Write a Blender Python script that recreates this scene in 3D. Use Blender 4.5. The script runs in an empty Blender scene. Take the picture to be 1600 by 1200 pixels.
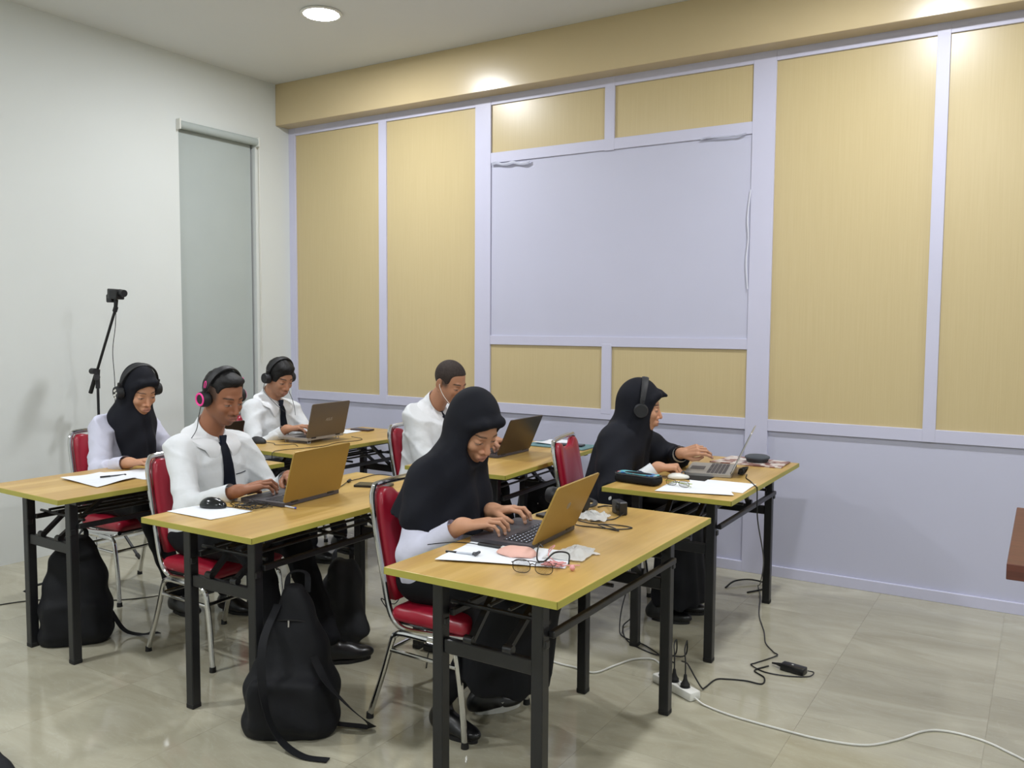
import bpy, bmesh, math, random
import numpy as np
from mathutils import Vector, Matrix
from mathutils.bvhtree import BVHTree
random.seed(7)
rng = np.random.default_rng(11)
C = bpy.context.scene.collection
sc = bpy.context.scene
PI = math.pi

# ------------------------------------------------------------------ camera, light, exposure
cam_d = bpy.data.cameras.new('camera')
cam = bpy.data.objects.new('camera', cam_d); C.objects.link(cam)
CAM = Vector((5.3322, -5.0782, 1.4771))
rt = Vector((0.84771918, 0.53040974, 0.00613985)); up = Vector((-0.04144994, 0.05469836, 0.99764222)); fw = Vector((-0.52882331, 0.84597494, -0.0683543))
m = Matrix((rt, up, -fw)).transposed().to_4x4(); m.translation = CAM
cam.matrix_world = m
cam_d.sensor_fit = 'HORIZONTAL'; cam_d.sensor_width = 36.0
cam_d.lens = 1339.17 / 1600 * 36.0
cam_d.clip_start = 0.05
sc.camera = cam
world = bpy.data.worlds.new('world'); sc.world = world
world.use_nodes = True
world.node_tree.nodes['Background'].inputs[0].default_value = (0.75, 0.82, 0.9, 1)
world.node_tree.nodes['Background'].inputs[1].default_value = 0.3
sc.view_settings.view_transform = 'Standard'
sc.view_settings.look = 'None'
sc.view_settings.gamma = 1.0
sc.view_settings.use_curve_mapping = False
sc.view_settings.exposure = 0.1
try:
    sc.cycles.max_bounces = 10; sc.cycles.diffuse_bounces = 5; sc.cycles.glossy_bounces = 4
except Exception: pass
CEIL = 3.386
LIGHTS = [(1.46, -1.12, 34), (4.70, -1.2, 34), (1.46, -4.3, 40), (4.70, -4.3, 32), (7.6, -1.2, 26), (7.6, -4.3, 36), (1.46, -7.0, 32), (4.7, -7.0, 32)]
for i, (lx, ly, pw) in enumerate(LIGHTS):
    ld = bpy.data.lights.new('downlight_glow', 'AREA'); ld.shape = 'DISK'; ld.size = 0.20; ld.energy = pw * 1.0
    ld.color = (0.97, 0.975, 1.0); ld.spread = PI
    lo = bpy.data.objects.new('downlight_glow', ld); C.objects.link(lo); lo.location = (lx, ly, CEIL - 0.022)

# ------------------------------------------------------------------ materials
def s2l(c):
    return tuple((x / 12.92 if x <= 0.04045 else ((x + 0.055) / 1.055) ** 2.4) for x in [v / 255 for v in c]) + (1,)
MATS = {}
def mat(name, col, rough=0.5, metal=0.0, var=0.06, scale=6.0, bump=0.0, bscale=60.0, spec=0.5, emit=None, estr=0, bdist=.004, coat=0.0, stretch=None, sheen=0, attr=False):
    if name in MATS: return MATS[name]
    M = bpy.data.materials.new(name); M.use_nodes = True; MATS[name] = M
    nt = M.node_tree; N = nt.nodes; L = nt.links; b = N['Principled BSDF']
    c = s2l(col)
    tc = N.new('ShaderNodeTexCoord')
    src = tc.outputs['Object']
    if stretch:
        mp = N.new('ShaderNodeMapping'); mp.inputs['Scale'].default_value = stretch; L.new(src, mp.inputs[0]); src = mp.outputs[0]
    nz = N.new('ShaderNodeTexNoise'); nz.inputs['Scale'].default_value = scale; nz.inputs['Detail'].default_value = 5; L.new(src, nz.inputs['Vector'])
    if attr:
        a = N.new('ShaderNodeAttribute'); a.attribute_name = 'Col'
        mx = N.new('ShaderNodeMix'); mx.data_type = 'RGBA'; mx.blend_type = 'MULTIPLY'; mx.inputs[0].default_value = 1
        rp = N.new('ShaderNodeValToRGB'); rp.color_ramp.elements[0].position = .3; rp.color_ramp.elements[1].position = .7
        rp.color_ramp.elements[0].color = (1 - var,) * 3 + (1,); rp.color_ramp.elements[1].color = (1, 1, 1, 1)
        L.new(nz.outputs['Fac'], rp.inputs[0]); L.new(a.outputs['Color'], mx.inputs[6]); L.new(rp.outputs[0], mx.inputs[7]); L.new(mx.outputs[2], b.inputs['Base Color'])
    else:
        rp = N.new('ShaderNodeValToRGB'); e = rp.color_ramp.elements
        e[0].position = .3; e[1].position = .7
        e[0].color = tuple(v * (1 - var) for v in c[:3]) + (1,); e[1].color = tuple(min(1, v * (1 + var)) for v in c[:3]) + (1,)
        L.new(nz.outputs['Fac'], rp.inputs[0]); L.new(rp.outputs[0], b.inputs['Base Color'])
    b.inputs['Roughness'].default_value = rough; b.inputs['Metallic'].default_value = metal
    b.inputs['Specular IOR Level'].default_value = spec
    if coat: b.inputs['Coat Weight'].default_value = coat; b.inputs['Coat Roughness'].default_value = 0.08
    if sheen: b.inputs['Sheen Weight'].default_value = sheen
    if emit: b.inputs['Emission Color'].default_value = s2l(emit); b.inputs['Emission Strength'].default_value = estr
    if bump:
        n2 = N.new('ShaderNodeTexNoise'); n2.inputs['Scale'].default_value = bscale; n2.inputs['Detail'].default_value = 3; L.new(src, n2.inputs['Vector'])
        bp = N.new('ShaderNodeBump'); bp.inputs['Strength'].default_value = bump; bp.inputs['Distance'].default_value = bdist
        L.new(n2.outputs['Fac'], bp.inputs['Height']); L.new(bp.outputs[0], b.inputs['Normal'])
    return M
m_wall = mat('painted_wall', (212, 216, 214), .75, var=.02, scale=1.2, bump=.03, bscale=140, spec=.2)
m_ceil = mat('ceiling_paint', (216, 218, 217), .8, var=.015, scale=1, spec=.2)
m_lav = mat('lavender_laminate', (196, 196, 216), .42, var=.015, scale=2, spec=.45)
m_lavb = mat('lavender_board', (190, 191, 210), .5, var=.015, scale=2, spec=.4)
m_blind = mat('blind_fabric', (172, 180, 178), .75, var=.02, scale=3, bump=.05, bscale=300, spec=.15)
m_alu = mat('grey_aluminium', (168, 172, 172), .4, metal=.3, var=.03)
m_black = mat('black_powder_coat', (24, 25, 28), .38, var=.1, bump=.05, bscale=300, spec=.5)
m_edge = mat('yellow_green_edge_band', (164, 157, 68), .5, var=.04)
m_chrome = mat('chrome', (205, 205, 205), .12, metal=1, var=.03)
m_red = mat('red_vinyl', (150, 22, 44), .33, var=.08, scale=5, bump=.08, bscale=40, spec=.5)
m_rubber = mat('black_rubber', (20, 20, 20), .7)
m_plastic = mat('black_plastic', (22, 23, 26), .35, var=.1, spec=.5)
m_plasticm = mat('matte_black_plastic', (28, 29, 32), .6, var=.1)
m_grey = mat('dark_grey_plastic', (70, 72, 76), .5)
m_paper = mat('white_paper', (226, 230, 235), .7, var=.02, scale=20, spec=.2)
m_tissue = mat('white_tissue', (236, 236, 234), .85, var=.03, scale=20, spec=.1, bump=.2, bscale=80)
m_whitep = mat('white_plastic', (222, 222, 216), .35, var=.02)
m_gold = mat('gold_laptop_lid', (162, 134, 70), .42, metal=.4, var=.04, scale=2)
m_brownl = mat('bronze_laptop_lid', (112, 101, 87), .42, metal=.4, var=.04, scale=2)
m_darkl = mat('dark_laptop_lid', (74, 62, 52), .3, metal=.6, var=.05, scale=2)
m_silver = mat('silver_laptop', (176, 174, 172), .35, metal=.6, var=.03)
m_kbd = mat('keyboard_deck', (66, 63, 68), .45, var=.06)
m_keys = mat('laptop_keys', (40, 40, 45), .5)
m_keysw = mat('backlit_key_legends', (225, 232, 245), .5, emit=(215, 228, 255), estr=.8)
m_screen = mat('laptop_screen', (60, 70, 84), .15, emit=(120, 140, 165), estr=.35)
m_skin = mat('skin', (150, 105, 80), .5, var=.05, scale=20, bump=.06, bscale=260, spec=.35, attr=True)
m_hair = mat('black_hair', (12, 11, 12), .6, var=.2, scale=60, bump=.4, bscale=220, spec=.35)
m_hairs = mat('cropped_hair', (58, 50, 47), .7, var=.2, scale=80, bump=.5, bscale=400, spec=.2)
m_shirt = mat('white_shirt_cotton', (214, 217, 220), .8, var=.02, scale=8, bump=.55, bscale=9, bdist=.02, spec=.15)
m_shirtl = mat('lilac_white_cotton', (200, 201, 218), .8, var=.02, scale=8, bump=.55, bscale=9, bdist=.02, spec=.15)
m_hijab = mat('black_hijab_crepe', (17, 19, 28), .78, var=.1, scale=10, bump=.15, bscale=22, spec=.25)
m_trous = mat('black_trouser_cloth', (18, 19, 23), .8, var=.1, scale=8, bump=.3, bscale=14, spec=.2)
m_collar = mat('collar_cotton', (222, 224, 227), .8, var=.01, scale=8, spec=.15)
m_tie = mat('navy_tie', (18, 26, 44), .5, var=.08, scale=30, spec=.3)
m_bag = mat('black_nylon', (17, 18, 22), .75, var=.15, scale=9, bump=.5, bscale=18, spec=.3)
m_bagg = mat('charcoal_nylon', (46, 47, 50), .75, var=.15, scale=9, bump=.5, bscale=18, spec=.3)
m_pink = mat('pink_plastic', (233, 62, 150), .4, emit=(233, 62, 150), estr=.12)
m_pinkp = mat('pale_pink_silicone', (226, 178, 164), .55)
m_pinkc = mat('pink_cable', (214, 150, 150), .5)
m_glass = mat('eyeglass_frame', (38, 30, 30), .3)
m_green = mat('lime_plastic', (168, 182, 60), .4)
m_blue = mat('blue_plastic', (40, 60, 170), .35)
m_clear = mat('clear_barrel', (190, 195, 205), .25, spec=.6)
m_brown = mat('reddish_brown_wood', (92, 50, 40), .4, var=.25, scale=6, stretch=(1, 12, 12))
m_shoe = mat('black_leather', (16, 16, 18), .3, spec=.5)
m_sole = mat('white_rubber_sole', (205, 205, 200), .6)
m_puck = mat('grey_speaker_mesh', (70, 76, 84), .7, bump=.4, bscale=500)

def wood_mat():
    M = bpy.data.materials.new('oak_laminate'); M.use_nodes = True
    nt = M.node_tree; N = nt.nodes; L = nt.links; b = N['Principled BSDF']
    tc = N.new('ShaderNodeTexCoord'); oi = N.new('ShaderNodeObjectInfo')
    ad = N.new('ShaderNodeVectorMath'); ad.operation = 'ADD'
    sc_ = N.new('ShaderNodeVectorMath'); sc_.operation = 'SCALE'; sc_.inputs[3].default_value = 9
    cmb = N.new('ShaderNodeCombineXYZ'); L.new(oi.outputs['Random'], cmb.inputs[0]); L.new(oi.outputs['Random'], cmb.inputs[1]); L.new(cmb.outputs[0], sc_.inputs[0])
    L.new(tc.outputs['Object'], ad.inputs[0]); L.new(sc_.outputs[0], ad.inputs[1])
    mp = N.new('ShaderNodeMapping'); mp.inputs['Scale'].default_value = (10, 1.1, 1); L.new(ad.outputs[0], mp.inputs[0])
    n1 = N.new('ShaderNodeTexNoise'); n1.inputs['Scale'].default_value = 1.0; n1.inputs['Detail'].default_value = 4; n1.inputs['Distortion'].default_value = .6; L.new(mp.outputs[0], n1.inputs['Vector'])
    rp = N.new('ShaderNodeValToRGB'); e = rp.color_ramp.elements
    e[0].position = .33; e[0].color = s2l((182, 145, 82)); e[1].position = .62; e[1].color = s2l((204, 170, 104))
    k = e.new(.5); k.color = s2l((193, 158, 88))
    L.new(n1.outputs['Fac'], rp.inputs[0])
    mp2 = N.new('ShaderNodeMapping'); mp2.inputs['Scale'].default_value = (90, 5, 1); L.new(ad.outputs[0], mp2.inputs[0])
    n2 = N.new('ShaderNodeTexNoise'); n2.inputs['Scale'].default_value = 1; n2.inputs['Detail'].default_value = 3; L.new(mp2.outputs[0], n2.inputs['Vector'])
    r2 = N.new('ShaderNodeValToRGB'); r2.color_ramp.elements[0].color = (.86, .86, .86, 1); r2.color_ramp.elements[1].color = (1.06, 1.06, 1.06, 1)
    L.new(n2.outputs['Fac'], r2.inputs[0])
    mx = N.new('ShaderNodeMix'); mx.data_type = 'RGBA'; mx.blend_type = 'MULTIPLY'; mx.inputs[0].default_value = 1
    L.new(rp.outputs[0], mx.inputs[6]); L.new(r2.outputs[0], mx.inputs[7]); L.new(mx.outputs[2], b.inputs['Base Color'])
    b.inputs['Roughness'].default_value = .33
    return M
m_wood = wood_mat()

def panel_mat():
    M = bpy.data.materials.new('beige_woven_panel'); M.use_nodes = True
    nt = M.node_tree; N = nt.nodes; L = nt.links; b = N['Principled BSDF']
    tc = N.new('ShaderNodeTexCoord')
    mp = N.new('ShaderNodeMapping'); mp.inputs['Scale'].default_value = (160, 160, 3); L.new(tc.outputs['Object'], mp.inputs[0])
    n1 = N.new('ShaderNodeTexNoise'); n1.inputs['Scale'].default_value = 1.0; n1.inputs['Detail'].default_value = 3; L.new(mp.outputs[0], n1.inputs['Vector'])
    rp = N.new('ShaderNodeValToRGB'); e = rp.color_ramp.elements
    e[0].position = .2; e[0].color = s2l((192, 174, 131)); e[1].position = .8; e[1].color = s2l((198, 181, 138))
    L.new(n1.outputs['Fac'], rp.inputs[0]); L.new(rp.outputs[0], b.inputs['Base Color'])
    bp = N.new('ShaderNodeBump'); bp.inputs['Strength'].default_value = .05; bp.inputs['Distance'].default_value = .001
    L.new(n1.outputs['Fac'], bp.inputs['Height']); L.new(bp.outputs[0], b.inputs['Normal'])
    b.inputs['Roughness'].default_value = .3; b.inputs['Specular IOR Level'].default_value = .5
    return M
m_panel = panel_mat()

def tile_mat():
    M = bpy.data.materials.new('polished_marble_tile'); M.use_nodes = True
    nt = M.node_tree; N = nt.nodes; L = nt.links; b = N['Principled BSDF']
    g = N.new('ShaderNodeNewGeometry'); oi = N.new('ShaderNodeObjectInfo')
    cmb = N.new('ShaderNodeCombineXYZ'); mul = N.new('ShaderNodeMath'); mul.operation = 'MULTIPLY'; mul.inputs[1].default_value = 40
    L.new(oi.outputs['Random'], mul.inputs[0]); L.new(mul.outputs[0], cmb.inputs[2])
    ad = N.new('ShaderNodeVectorMath'); ad.operation = 'ADD'; L.new(g.outputs['Position'], ad.inputs[0]); L.new(cmb.outputs[0], ad.inputs[1])
    mp = N.new('ShaderNodeMapping'); mp.inputs['Scale'].default_value = (1.0, 3, 1); mp.inputs['Rotation'].default_value = (0, 0, .15); L.new(ad.outputs[0], mp.inputs[0])
    n1 = N.new('ShaderNodeTexNoise'); n1.inputs['Scale'].default_value = 1.6; n1.inputs['Detail'].default_value = 6; n1.inputs['Roughness'].default_value = .6; n1.inputs['Distortion'].default_value = 1.2; L.new(mp.outputs[0], n1.inputs['Vector'])
    rp = N.new('ShaderNodeValToRGB'); e = rp.color_ramp.elements
    e[0].position = .3; e[0].color = s2l((160, 155, 134)); e[1].position = .72; e[1].color = s2l((184, 180, 160))
    k = e.new(.5); k.color = s2l((171, 167, 147)); 
    L.new(n1.outputs['Fac'], rp.inputs[0])
    n3 = N.new('ShaderNodeTexNoise'); n3.inputs['Scale'].default_value = 3.2; n3.inputs['Detail'].default_value = 5; n3.inputs['Distortion'].default_value = 2.5; L.new(mp.outputs[0], n3.inputs['Vector'])
    r3 = N.new('ShaderNodeValToRGB'); e = r3.color_ramp.elements
    e[0].position = .49; e[0].color = (0, 0, 0, 1); e[1].position = .505; e[1].color = (1, 1, 1, 1); k = e.new(.52); k.color = (0, 0, 0, 1)
    L.new(n3.outputs['Fac'], r3.inputs[0])
    fm = N.new('ShaderNodeMath'); fm.operation = 'MULTIPLY'; fm.inputs[1].default_value = .13; L.new(r3.outputs[0], fm.inputs[0])
    mx = N.new('ShaderNodeMix'); mx.data_type = 'RGBA'; L.new(fm.outputs[0], mx.inputs[0]); L.new(rp.outputs[0], mx.inputs[6]); mx.inputs[7].default_value = s2l((205, 203, 190))
    L.new(mx.outputs[2], b.inputs['Base Color'])
    b.inputs['Roughness'].default_value = .09; b.inputs['Specular IOR Level'].default_value = .5
    return M
m_tile = tile_mat()
m_grout = mat('grout', (148, 144, 126), .6)

# ------------------------------------------------------------------ mesh helpers
def tag(o, label=None, cat=None, group=None, kind=None):
    if label: o['label'] = label
    if cat: o['category'] = cat
    if group: o['group'] = group
    if kind: o['kind'] = kind
    return o
def link(name, me, m=None, parent=None):
    o = bpy.data.objects.new(name, me); C.objects.link(o)
    if m is not None and hasattr(me, 'materials') and len(me.materials) == 0: me.materials.append(m)
    if parent: o.parent = parent
    return o
def thing(name, label, cat, loc=(0, 0, 0), rz=0, group=None):
    o = bpy.data.objects.new(name, None); C.objects.link(o); o.empty_display_size = .05
    o.location = loc; o.rotation_euler = (0, 0, rz)
    return tag(o, label, cat, group)
def smooth(me, ang=None):
    me.polygons.foreach_set('use_smooth', [True] * len(me.polygons))
    if ang is not None:
        try: me.set_sharp_from_angle(angle=math.radians(ang))
        except Exception: pass
def obj(name, bm, m, parent=None, sm=35):
    me = bpy.data.meshes.new(name); bmesh.ops.recalc_face_normals(bm, faces=bm.faces); bm.to_mesh(me); bm.free()
    if sm: smooth(me, sm)
    return link(name, me, m, parent)
def box(bm, lo, hi, bev=0.0, seg=1, M=None):
    c = [(lo[i] + hi[i]) / 2 for i in range(3)]; s = [abs(hi[i] - lo[i]) for i in range(3)]
    T = Matrix.Translation(c) @ Matrix.Diagonal((s[0], s[1], s[2], 1))
    r = bmesh.ops.create_cube(bm, size=1, matrix=T); vs = r['verts']
    if bev:
        es = list({e for v in vs for e in v.link_edges})
        rr = bmesh.ops.bevel(bm, geom=es, offset=bev, segments=seg, affect='EDGES', profile=.5)
        vs = list({v for f in rr['faces'] for v in f.verts} | {v for v in vs if v.is_valid})
        # gather the whole island
        seen = set(vs); st = list(vs)
        while st:
            v = st.pop()
            for e in v.link_edges:
                w = e.other_vert(v)
                if w not in seen: seen.add(w); st.append(w)
        vs = list(seen)
    if M is not None: bmesh.ops.transform(bm, matrix=M, verts=vs)
    return vs
def bxo(name, lo, hi, m, parent=None, bev=0.0, seg=1):
    bm = bmesh.new(); box(bm, lo, hi, bev, seg); return obj(name, bm, m, parent)
def catmull(pts, n=8):
    P = [Vector(p) for p in pts]; P = [P[0] * 2 - P[1]] + P + [P[-1] * 2 - P[-2]]; out = []
    for i in range(1, len(P) - 2):
        a, b, c, d = P[i - 1:i + 3]
        for k in range(n):
            t = k / n
            out.append(.5 * ((2 * b) + (c - a) * t + (2 * a - 5 * b + 4 * c - d) * t * t + (3 * b - a - 3 * c + d) * t ** 3))
    out.append(P[-2]); return out
def tube(bm, pts, r, seg=8, cap=True, closed=False, flat=1.0):
    pts = [Vector(p) for p in pts]; n = len(pts); rings = []
    rr = r if isinstance(r, (list, tuple)) else [r] * n
    t0 = (pts[1] - pts[0]).normalized()
    nrm = t0.orthogonal().normalized()
    if abs(t0.z) < .9: nrm = (Vector((0, 0, 1)) - t0 * t0.z).normalized()
    for i, p in enumerate(pts):
        if closed: t = (pts[(i + 1) % n] - pts[i - 1]).normalized()
        elif i == 0: t = t0
        elif i == n - 1: t = (pts[-1] - pts[-2]).normalized()
        else: t = (pts[i + 1] - pts[i - 1]).normalized()
        nrm = (nrm - t * nrm.dot(t)).normalized(); bn = t.cross(nrm)
        rings.append([bm.verts.new(p + (nrm * math.cos(a) * flat + bn * math.sin(a)) * rr[i]) for a in [2 * PI * k / seg for k in range(seg)]])
    for i in range(n if closed else n - 1):
        A, B = rings[i], rings[(i + 1) % n]
        for k in range(seg): bm.faces.new((A[k], A[(k + 1) % seg], B[(k + 1) % seg], B[k]))
    if cap and not closed:
        bm.faces.new(rings[0][::-1]); bm.faces.new(rings[-1])
def bar(bm, a, b, w, h, upv=(0, 0, 1)):
    a, b = Vector(a), Vector(b); t = (b - a).normalized(); u = Vector(upv); u = (u - t * u.dot(t)).normalized(); s = t.cross(u)
    vs = []
    for p in (a, b):
        for x, y in ((-1, -1), (1, -1), (1, 1), (-1, 1)): vs.append(bm.verts.new(p + s * x * w / 2 + u * y * h / 2))
    for f in ((0, 1, 2, 3), (4, 7, 6, 5), (0, 4, 5, 1), (1, 5, 6, 2), (2, 6, 7, 3), (3, 7, 4, 0)): bm.faces.new([vs[i] for i in f])
def cyl(bm, a, b, r1, r2=None, seg=20):
    tube(bm, [a, b], [r1, r1 if r2 is None else r2], seg)
def lathe(bm, prof, seg=32, M=None):
    rings = []
    for r, z in prof: rings.append([bm.verts.new((r * math.cos(2 * PI * k / seg), r * math.sin(2 * PI * k / seg), z)) for k in range(seg)])
    for A, B in zip(rings, rings[1:]):
        for k in range(seg): bm.faces.new((A[k], A[(k + 1) % seg], B[(k + 1) % seg], B[k]))
    bm.faces.new(rings[0][::-1]); bm.faces.new(rings[-1])
    if M is not None: bmesh.ops.transform(bm, matrix=M, verts=[v for R in rings for v in R])
def prism(bm, poly, z0, z1, M=None):
    a = [bm.verts.new((x, y, z0)) for x, y in poly]; b = [bm.verts.new((x, y, z1)) for x, y in poly]; n = len(poly)
    bm.faces.new(a[::-1]); bm.faces.new(b)
    for i in range(n): bm.faces.new((a[i], a[(i + 1) % n], b[(i + 1) % n], b[i]))
    if M is not None: bmesh.ops.transform(bm, matrix=M, verts=a + b)
def rrect(w, h, r, seg=4):
    out = []
    for cx, cy, a0 in ((w / 2 - r, h / 2 - r, 0), (-w / 2 + r, h / 2 - r, PI / 2), (-w / 2 + r, -h / 2 + r, PI), (w / 2 - r, -h / 2 + r, 1.5 * PI)):
        for k in range(seg + 1): a = a0 + PI / 2 * k / seg; out.append((cx + r * math.cos(a), cy + r * math.sin(a)))
    return out
def sheet(poly, z, th, sub=0, warp=0.0, seed=0):
    """thin paper sheet with real thickness and a gentle curl"""
    bm = bmesh.new(); a, b, c, d = [Vector((p[0], p[1], 0)) for p in poly]; n = 10; r = random.Random(seed); V = []
    ph = r.random() * 6
    for layer in (0, 1):
        G = []
        for i in range(n + 1):
            row = []
            for j in range(n + 1):
                u, v = i / n, j / n; p = a * (1 - u) * (1 - v) + b * u * (1 - v) + c * u * v + d * (1 - u) * v
                e = max(abs(u - .5), abs(v - .5)) * 2
                p.z = z + layer * th + warp * (e ** 4) * (.5 + .5 * math.sin(5 * u + 3 * v + ph))
                row.append(bm.verts.new(p))
            G.append(row)
        V.append(G)
    for i in range(n):
        for j in range(n):
            bm.faces.new((V[0][i][j], V[0][i][j + 1], V[0][i + 1][j + 1], V[0][i + 1][j])); bm.faces.new((V[1][i][j], V[1][i + 1][j], V[1][i + 1][j + 1], V[1][i][j + 1]))
    for k in range(n):
        for (p, q) in (((k, 0), (k + 1, 0)), ((n, k), (n, k + 1)), ((k + 1, n), (k, n)), ((0, k + 1), (0, k))):
            bm.faces.new((V[0][p[0]][p[1]], V[0][q[0]][q[1]], V[1][q[0]][q[1]], V[1][p[0]][p[1]]))
    return bm
def copy_tree(o, parent=None):
    c = o.copy(); C.objects.link(c)
    if parent: c.parent = parent
    for ch in list(o.children): copy_tree(ch, c)
    return c

# ------------------------------------------------------------------ implicit surfaces (for bodies, clothes, bags)
class Field:
    def __init__(s, lo, hi, h):
        s.lo = np.array(lo, float); s.h = h; s.n = np.ceil((np.array(hi) - s.lo) / h).astype(int) + 1
        s.D = np.full(s.n, 1.0, np.float32)
        s.ax = [(s.lo[i] + h * np.arange(s.n[i])).astype(np.float32) for i in range(3)]
    def blk(s, lo, hi):
        a = np.maximum(np.floor((np.array(lo) - s.lo) / s.h).astype(int), 0); b = np.minimum(np.ceil((np.array(hi) - s.lo) / s.h).astype(int) + 1, s.n)
        if (b <= a).any(): return None
        sl = tuple(slice(a[i], b[i]) for i in range(3))
        return sl, s.ax[0][sl[0]][:, None, None], s.ax[1][sl[1]][None, :, None], s.ax[2][sl[2]][None, None, :]
    def mix(s, sl, d, k, op):
        D = s.D[sl]
        if op == 'add':
            if k <= 0: r = np.minimum(D, d)
            else: hh = np.clip(.5 + .5 * (D - d) / k, 0, 1); r = D * (1 - hh) + d * hh - k * hh * (1 - hh)
        else:
            d = -d
            if k <= 0: r = np.maximum(D, d)
            else: hh = np.clip(.5 - .5 * (D - d) / k, 0, 1); r = D * (1 - hh) + d * hh + k * hh * (1 - hh)
        s.D[sl] = r
    def rc(s, a, b, ra, rb=None, k=.02, op='add'):
        rb = ra if rb is None else rb; a = np.array(a, float); b = np.array(b, float); m_ = max(ra, rb) + k + .03
        B = s.blk(np.minimum(a, b) - m_, np.maximum(a, b) + m_)
        if not B: return
        sl, X, Y, Z = B; ba = b - a; L2 = max(ba @ ba, 1e-9)
        px, py, pz = X - a[0], Y - a[1], Z - a[2]
        t = np.clip((px * ba[0] + py * ba[1] + pz * ba[2]) / L2, 0, 1)
        d = np.sqrt((px - t * ba[0]) ** 2 + (py - t * ba[1]) ** 2 + (pz - t * ba[2]) ** 2) - (ra + (rb - ra) * t)
        s.mix(sl, d, k, op)
    def el(s, c, r, R=None, k=.02, op='add'):
        c = np.array(c, float); r = np.array(r, float); m_ = r.max() + k + .03
        B = s.blk(c - m_, c + m_)
        if not B: return
        sl, X, Y, Z = B; p = (X - c[0], Y - c[1], Z - c[2])
        if R is None: q = p
        else: R = np.array(R, float); q = tuple(p[0] * R[0, i] + p[1] * R[1, i] + p[2] * R[2, i] for i in range(3))   # columns of R are the axes
        k0 = np.sqrt(sum((q[i] / r[i]) ** 2 for i in range(3))); k1 = np.sqrt(sum((q[i] / r[i] ** 2) ** 2 for i in range(3))) + 1e-6
        s.mix(sl, k0 * (k0 - 1) / k1, k, op)
    def ec(s, a, b, ra, rb, sx, sy, k=.03, op='add'):
        """elliptical cone: radii ra=(x,y) at a, rb at b; sx, sy are the cross-section axes"""
        a = np.array(a, float); b = np.array(b, float); m_ = max(*ra, *rb) + k + .03
        B = s.blk(np.minimum(a, b) - m_, np.maximum(a, b) + m_)
        if not B: return
        sl, X, Y, Z = B; ba = b - a; L2 = ba @ ba; L = math.sqrt(L2); px, py, pz = X - a[0], Y - a[1], Z - a[2]
        tu = (px * ba[0] + py * ba[1] + pz * ba[2]) / L2; t = np.clip(tu, 0, 1)
        qx, qy, qz = px - tu * ba[0], py - tu * ba[1], pz - tu * ba[2]
        rx = ra[0] + (rb[0] - ra[0]) * t; ry = ra[1] + (rb[1] - ra[1]) * t
        u = (qx * sx[0] + qy * sx[1] + qz * sx[2]) / rx; v = (qx * sy[0] + qy * sy[1] + qz * sy[2]) / ry
        d = (np.sqrt(u * u + v * v) - 1) * np.minimum(rx, ry)
        e = (np.abs(tu - .5) - .5) * L
        s.mix(sl, np.maximum(d, e), k, op)
    def bx(s, c, hs, R=None, rad=.02, k=.01, op='add'):
        c = np.array(c, float); hs = np.array(hs, float); m_ = np.linalg.norm(hs) + k + .03
        B = s.blk(c - m_, c + m_)
        if not B: return
        sl, X, Y, Z = B; p = (X - c[0], Y - c[1], Z - c[2])
        if R is None: q = p
        else: R = np.array(R, float); q = tuple(p[0] * R[0, i] + p[1] * R[1, i] + p[2] * R[2, i] for i in range(3))
        w = [np.abs(q[i]) - (hs[i] - rad) for i in range(3)]
        d = np.sqrt(sum(np.maximum(x, 0) ** 2 for x in w)) + np.minimum(np.maximum(np.maximum(w[0], w[1]), w[2]), 0) - rad
        s.mix(sl, d, k, op)
    def loft(s, keys, sx, sy, k=.03, n=2.0, sm=.03, op='add'):
        """stack of ellipses: keys of (z, cx, cy, rx, ry), smoothly interpolated; sx, sy are the ellipse axes"""
        keys = sorted(keys); K = np.array(keys, float); zz = s.ax[2]; g = np.linspace(K[0, 0] - .3, K[-1, 0] + .3, 400); st = g[1] - g[0]
        w = np.exp(-.5 * (np.arange(-40, 41) * st / sm) ** 2); w /= w.sum(); T = []
        for c in range(1, 5): v = np.interp(g, K[:, 0], K[:, c]); v = np.convolve(np.pad(v, 40, 'edge'), w, 'valid'); T.append(np.interp(zz, g, v)[None, None, :])
        m_ = max(K[:, 3:].max(), .02) + k + .03; c0 = K[:, 1:3].min(0) - m_; c1 = K[:, 1:3].max(0) + m_
        B = s.blk([c0[0], c0[1], K[0, 0] - .02], [c1[0], c1[1], K[-1, 0] + .02])
        sl, X, Y, Z = B; cx, cy, rx, ry = [t[:, :, sl[2]] for t in T]
        u = np.abs(((X - cx) * sx[0] + (Y - cy) * sx[1]) / rx); v = np.abs(((X - cx) * sy[0] + (Y - cy) * sy[1]) / ry)
        d = ((u ** n + v ** n) ** (1 / n) - 1) * np.minimum(rx, ry)
        d = np.maximum(d, np.maximum(K[0, 0] - Z, Z - K[-1, 0])); s.mix(sl, d.astype(np.float32), k, op)
    def plane(s, p, n):
        """keep what lies on the side n points away from"""
        n = np.array(n, float); n /= np.linalg.norm(n)
        d = (s.ax[0][:, None, None] - p[0]) * n[0] + (s.ax[1][None, :, None] - p[1]) * n[1] + (s.ax[2][None, None, :] - p[2]) * n[2]
        s.D = np.maximum(s.D, d.astype(np.float32))
    def xyz(s): return s.ax[0][:, None, None], s.ax[1][None, :, None], s.ax[2][None, None, :]
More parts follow.
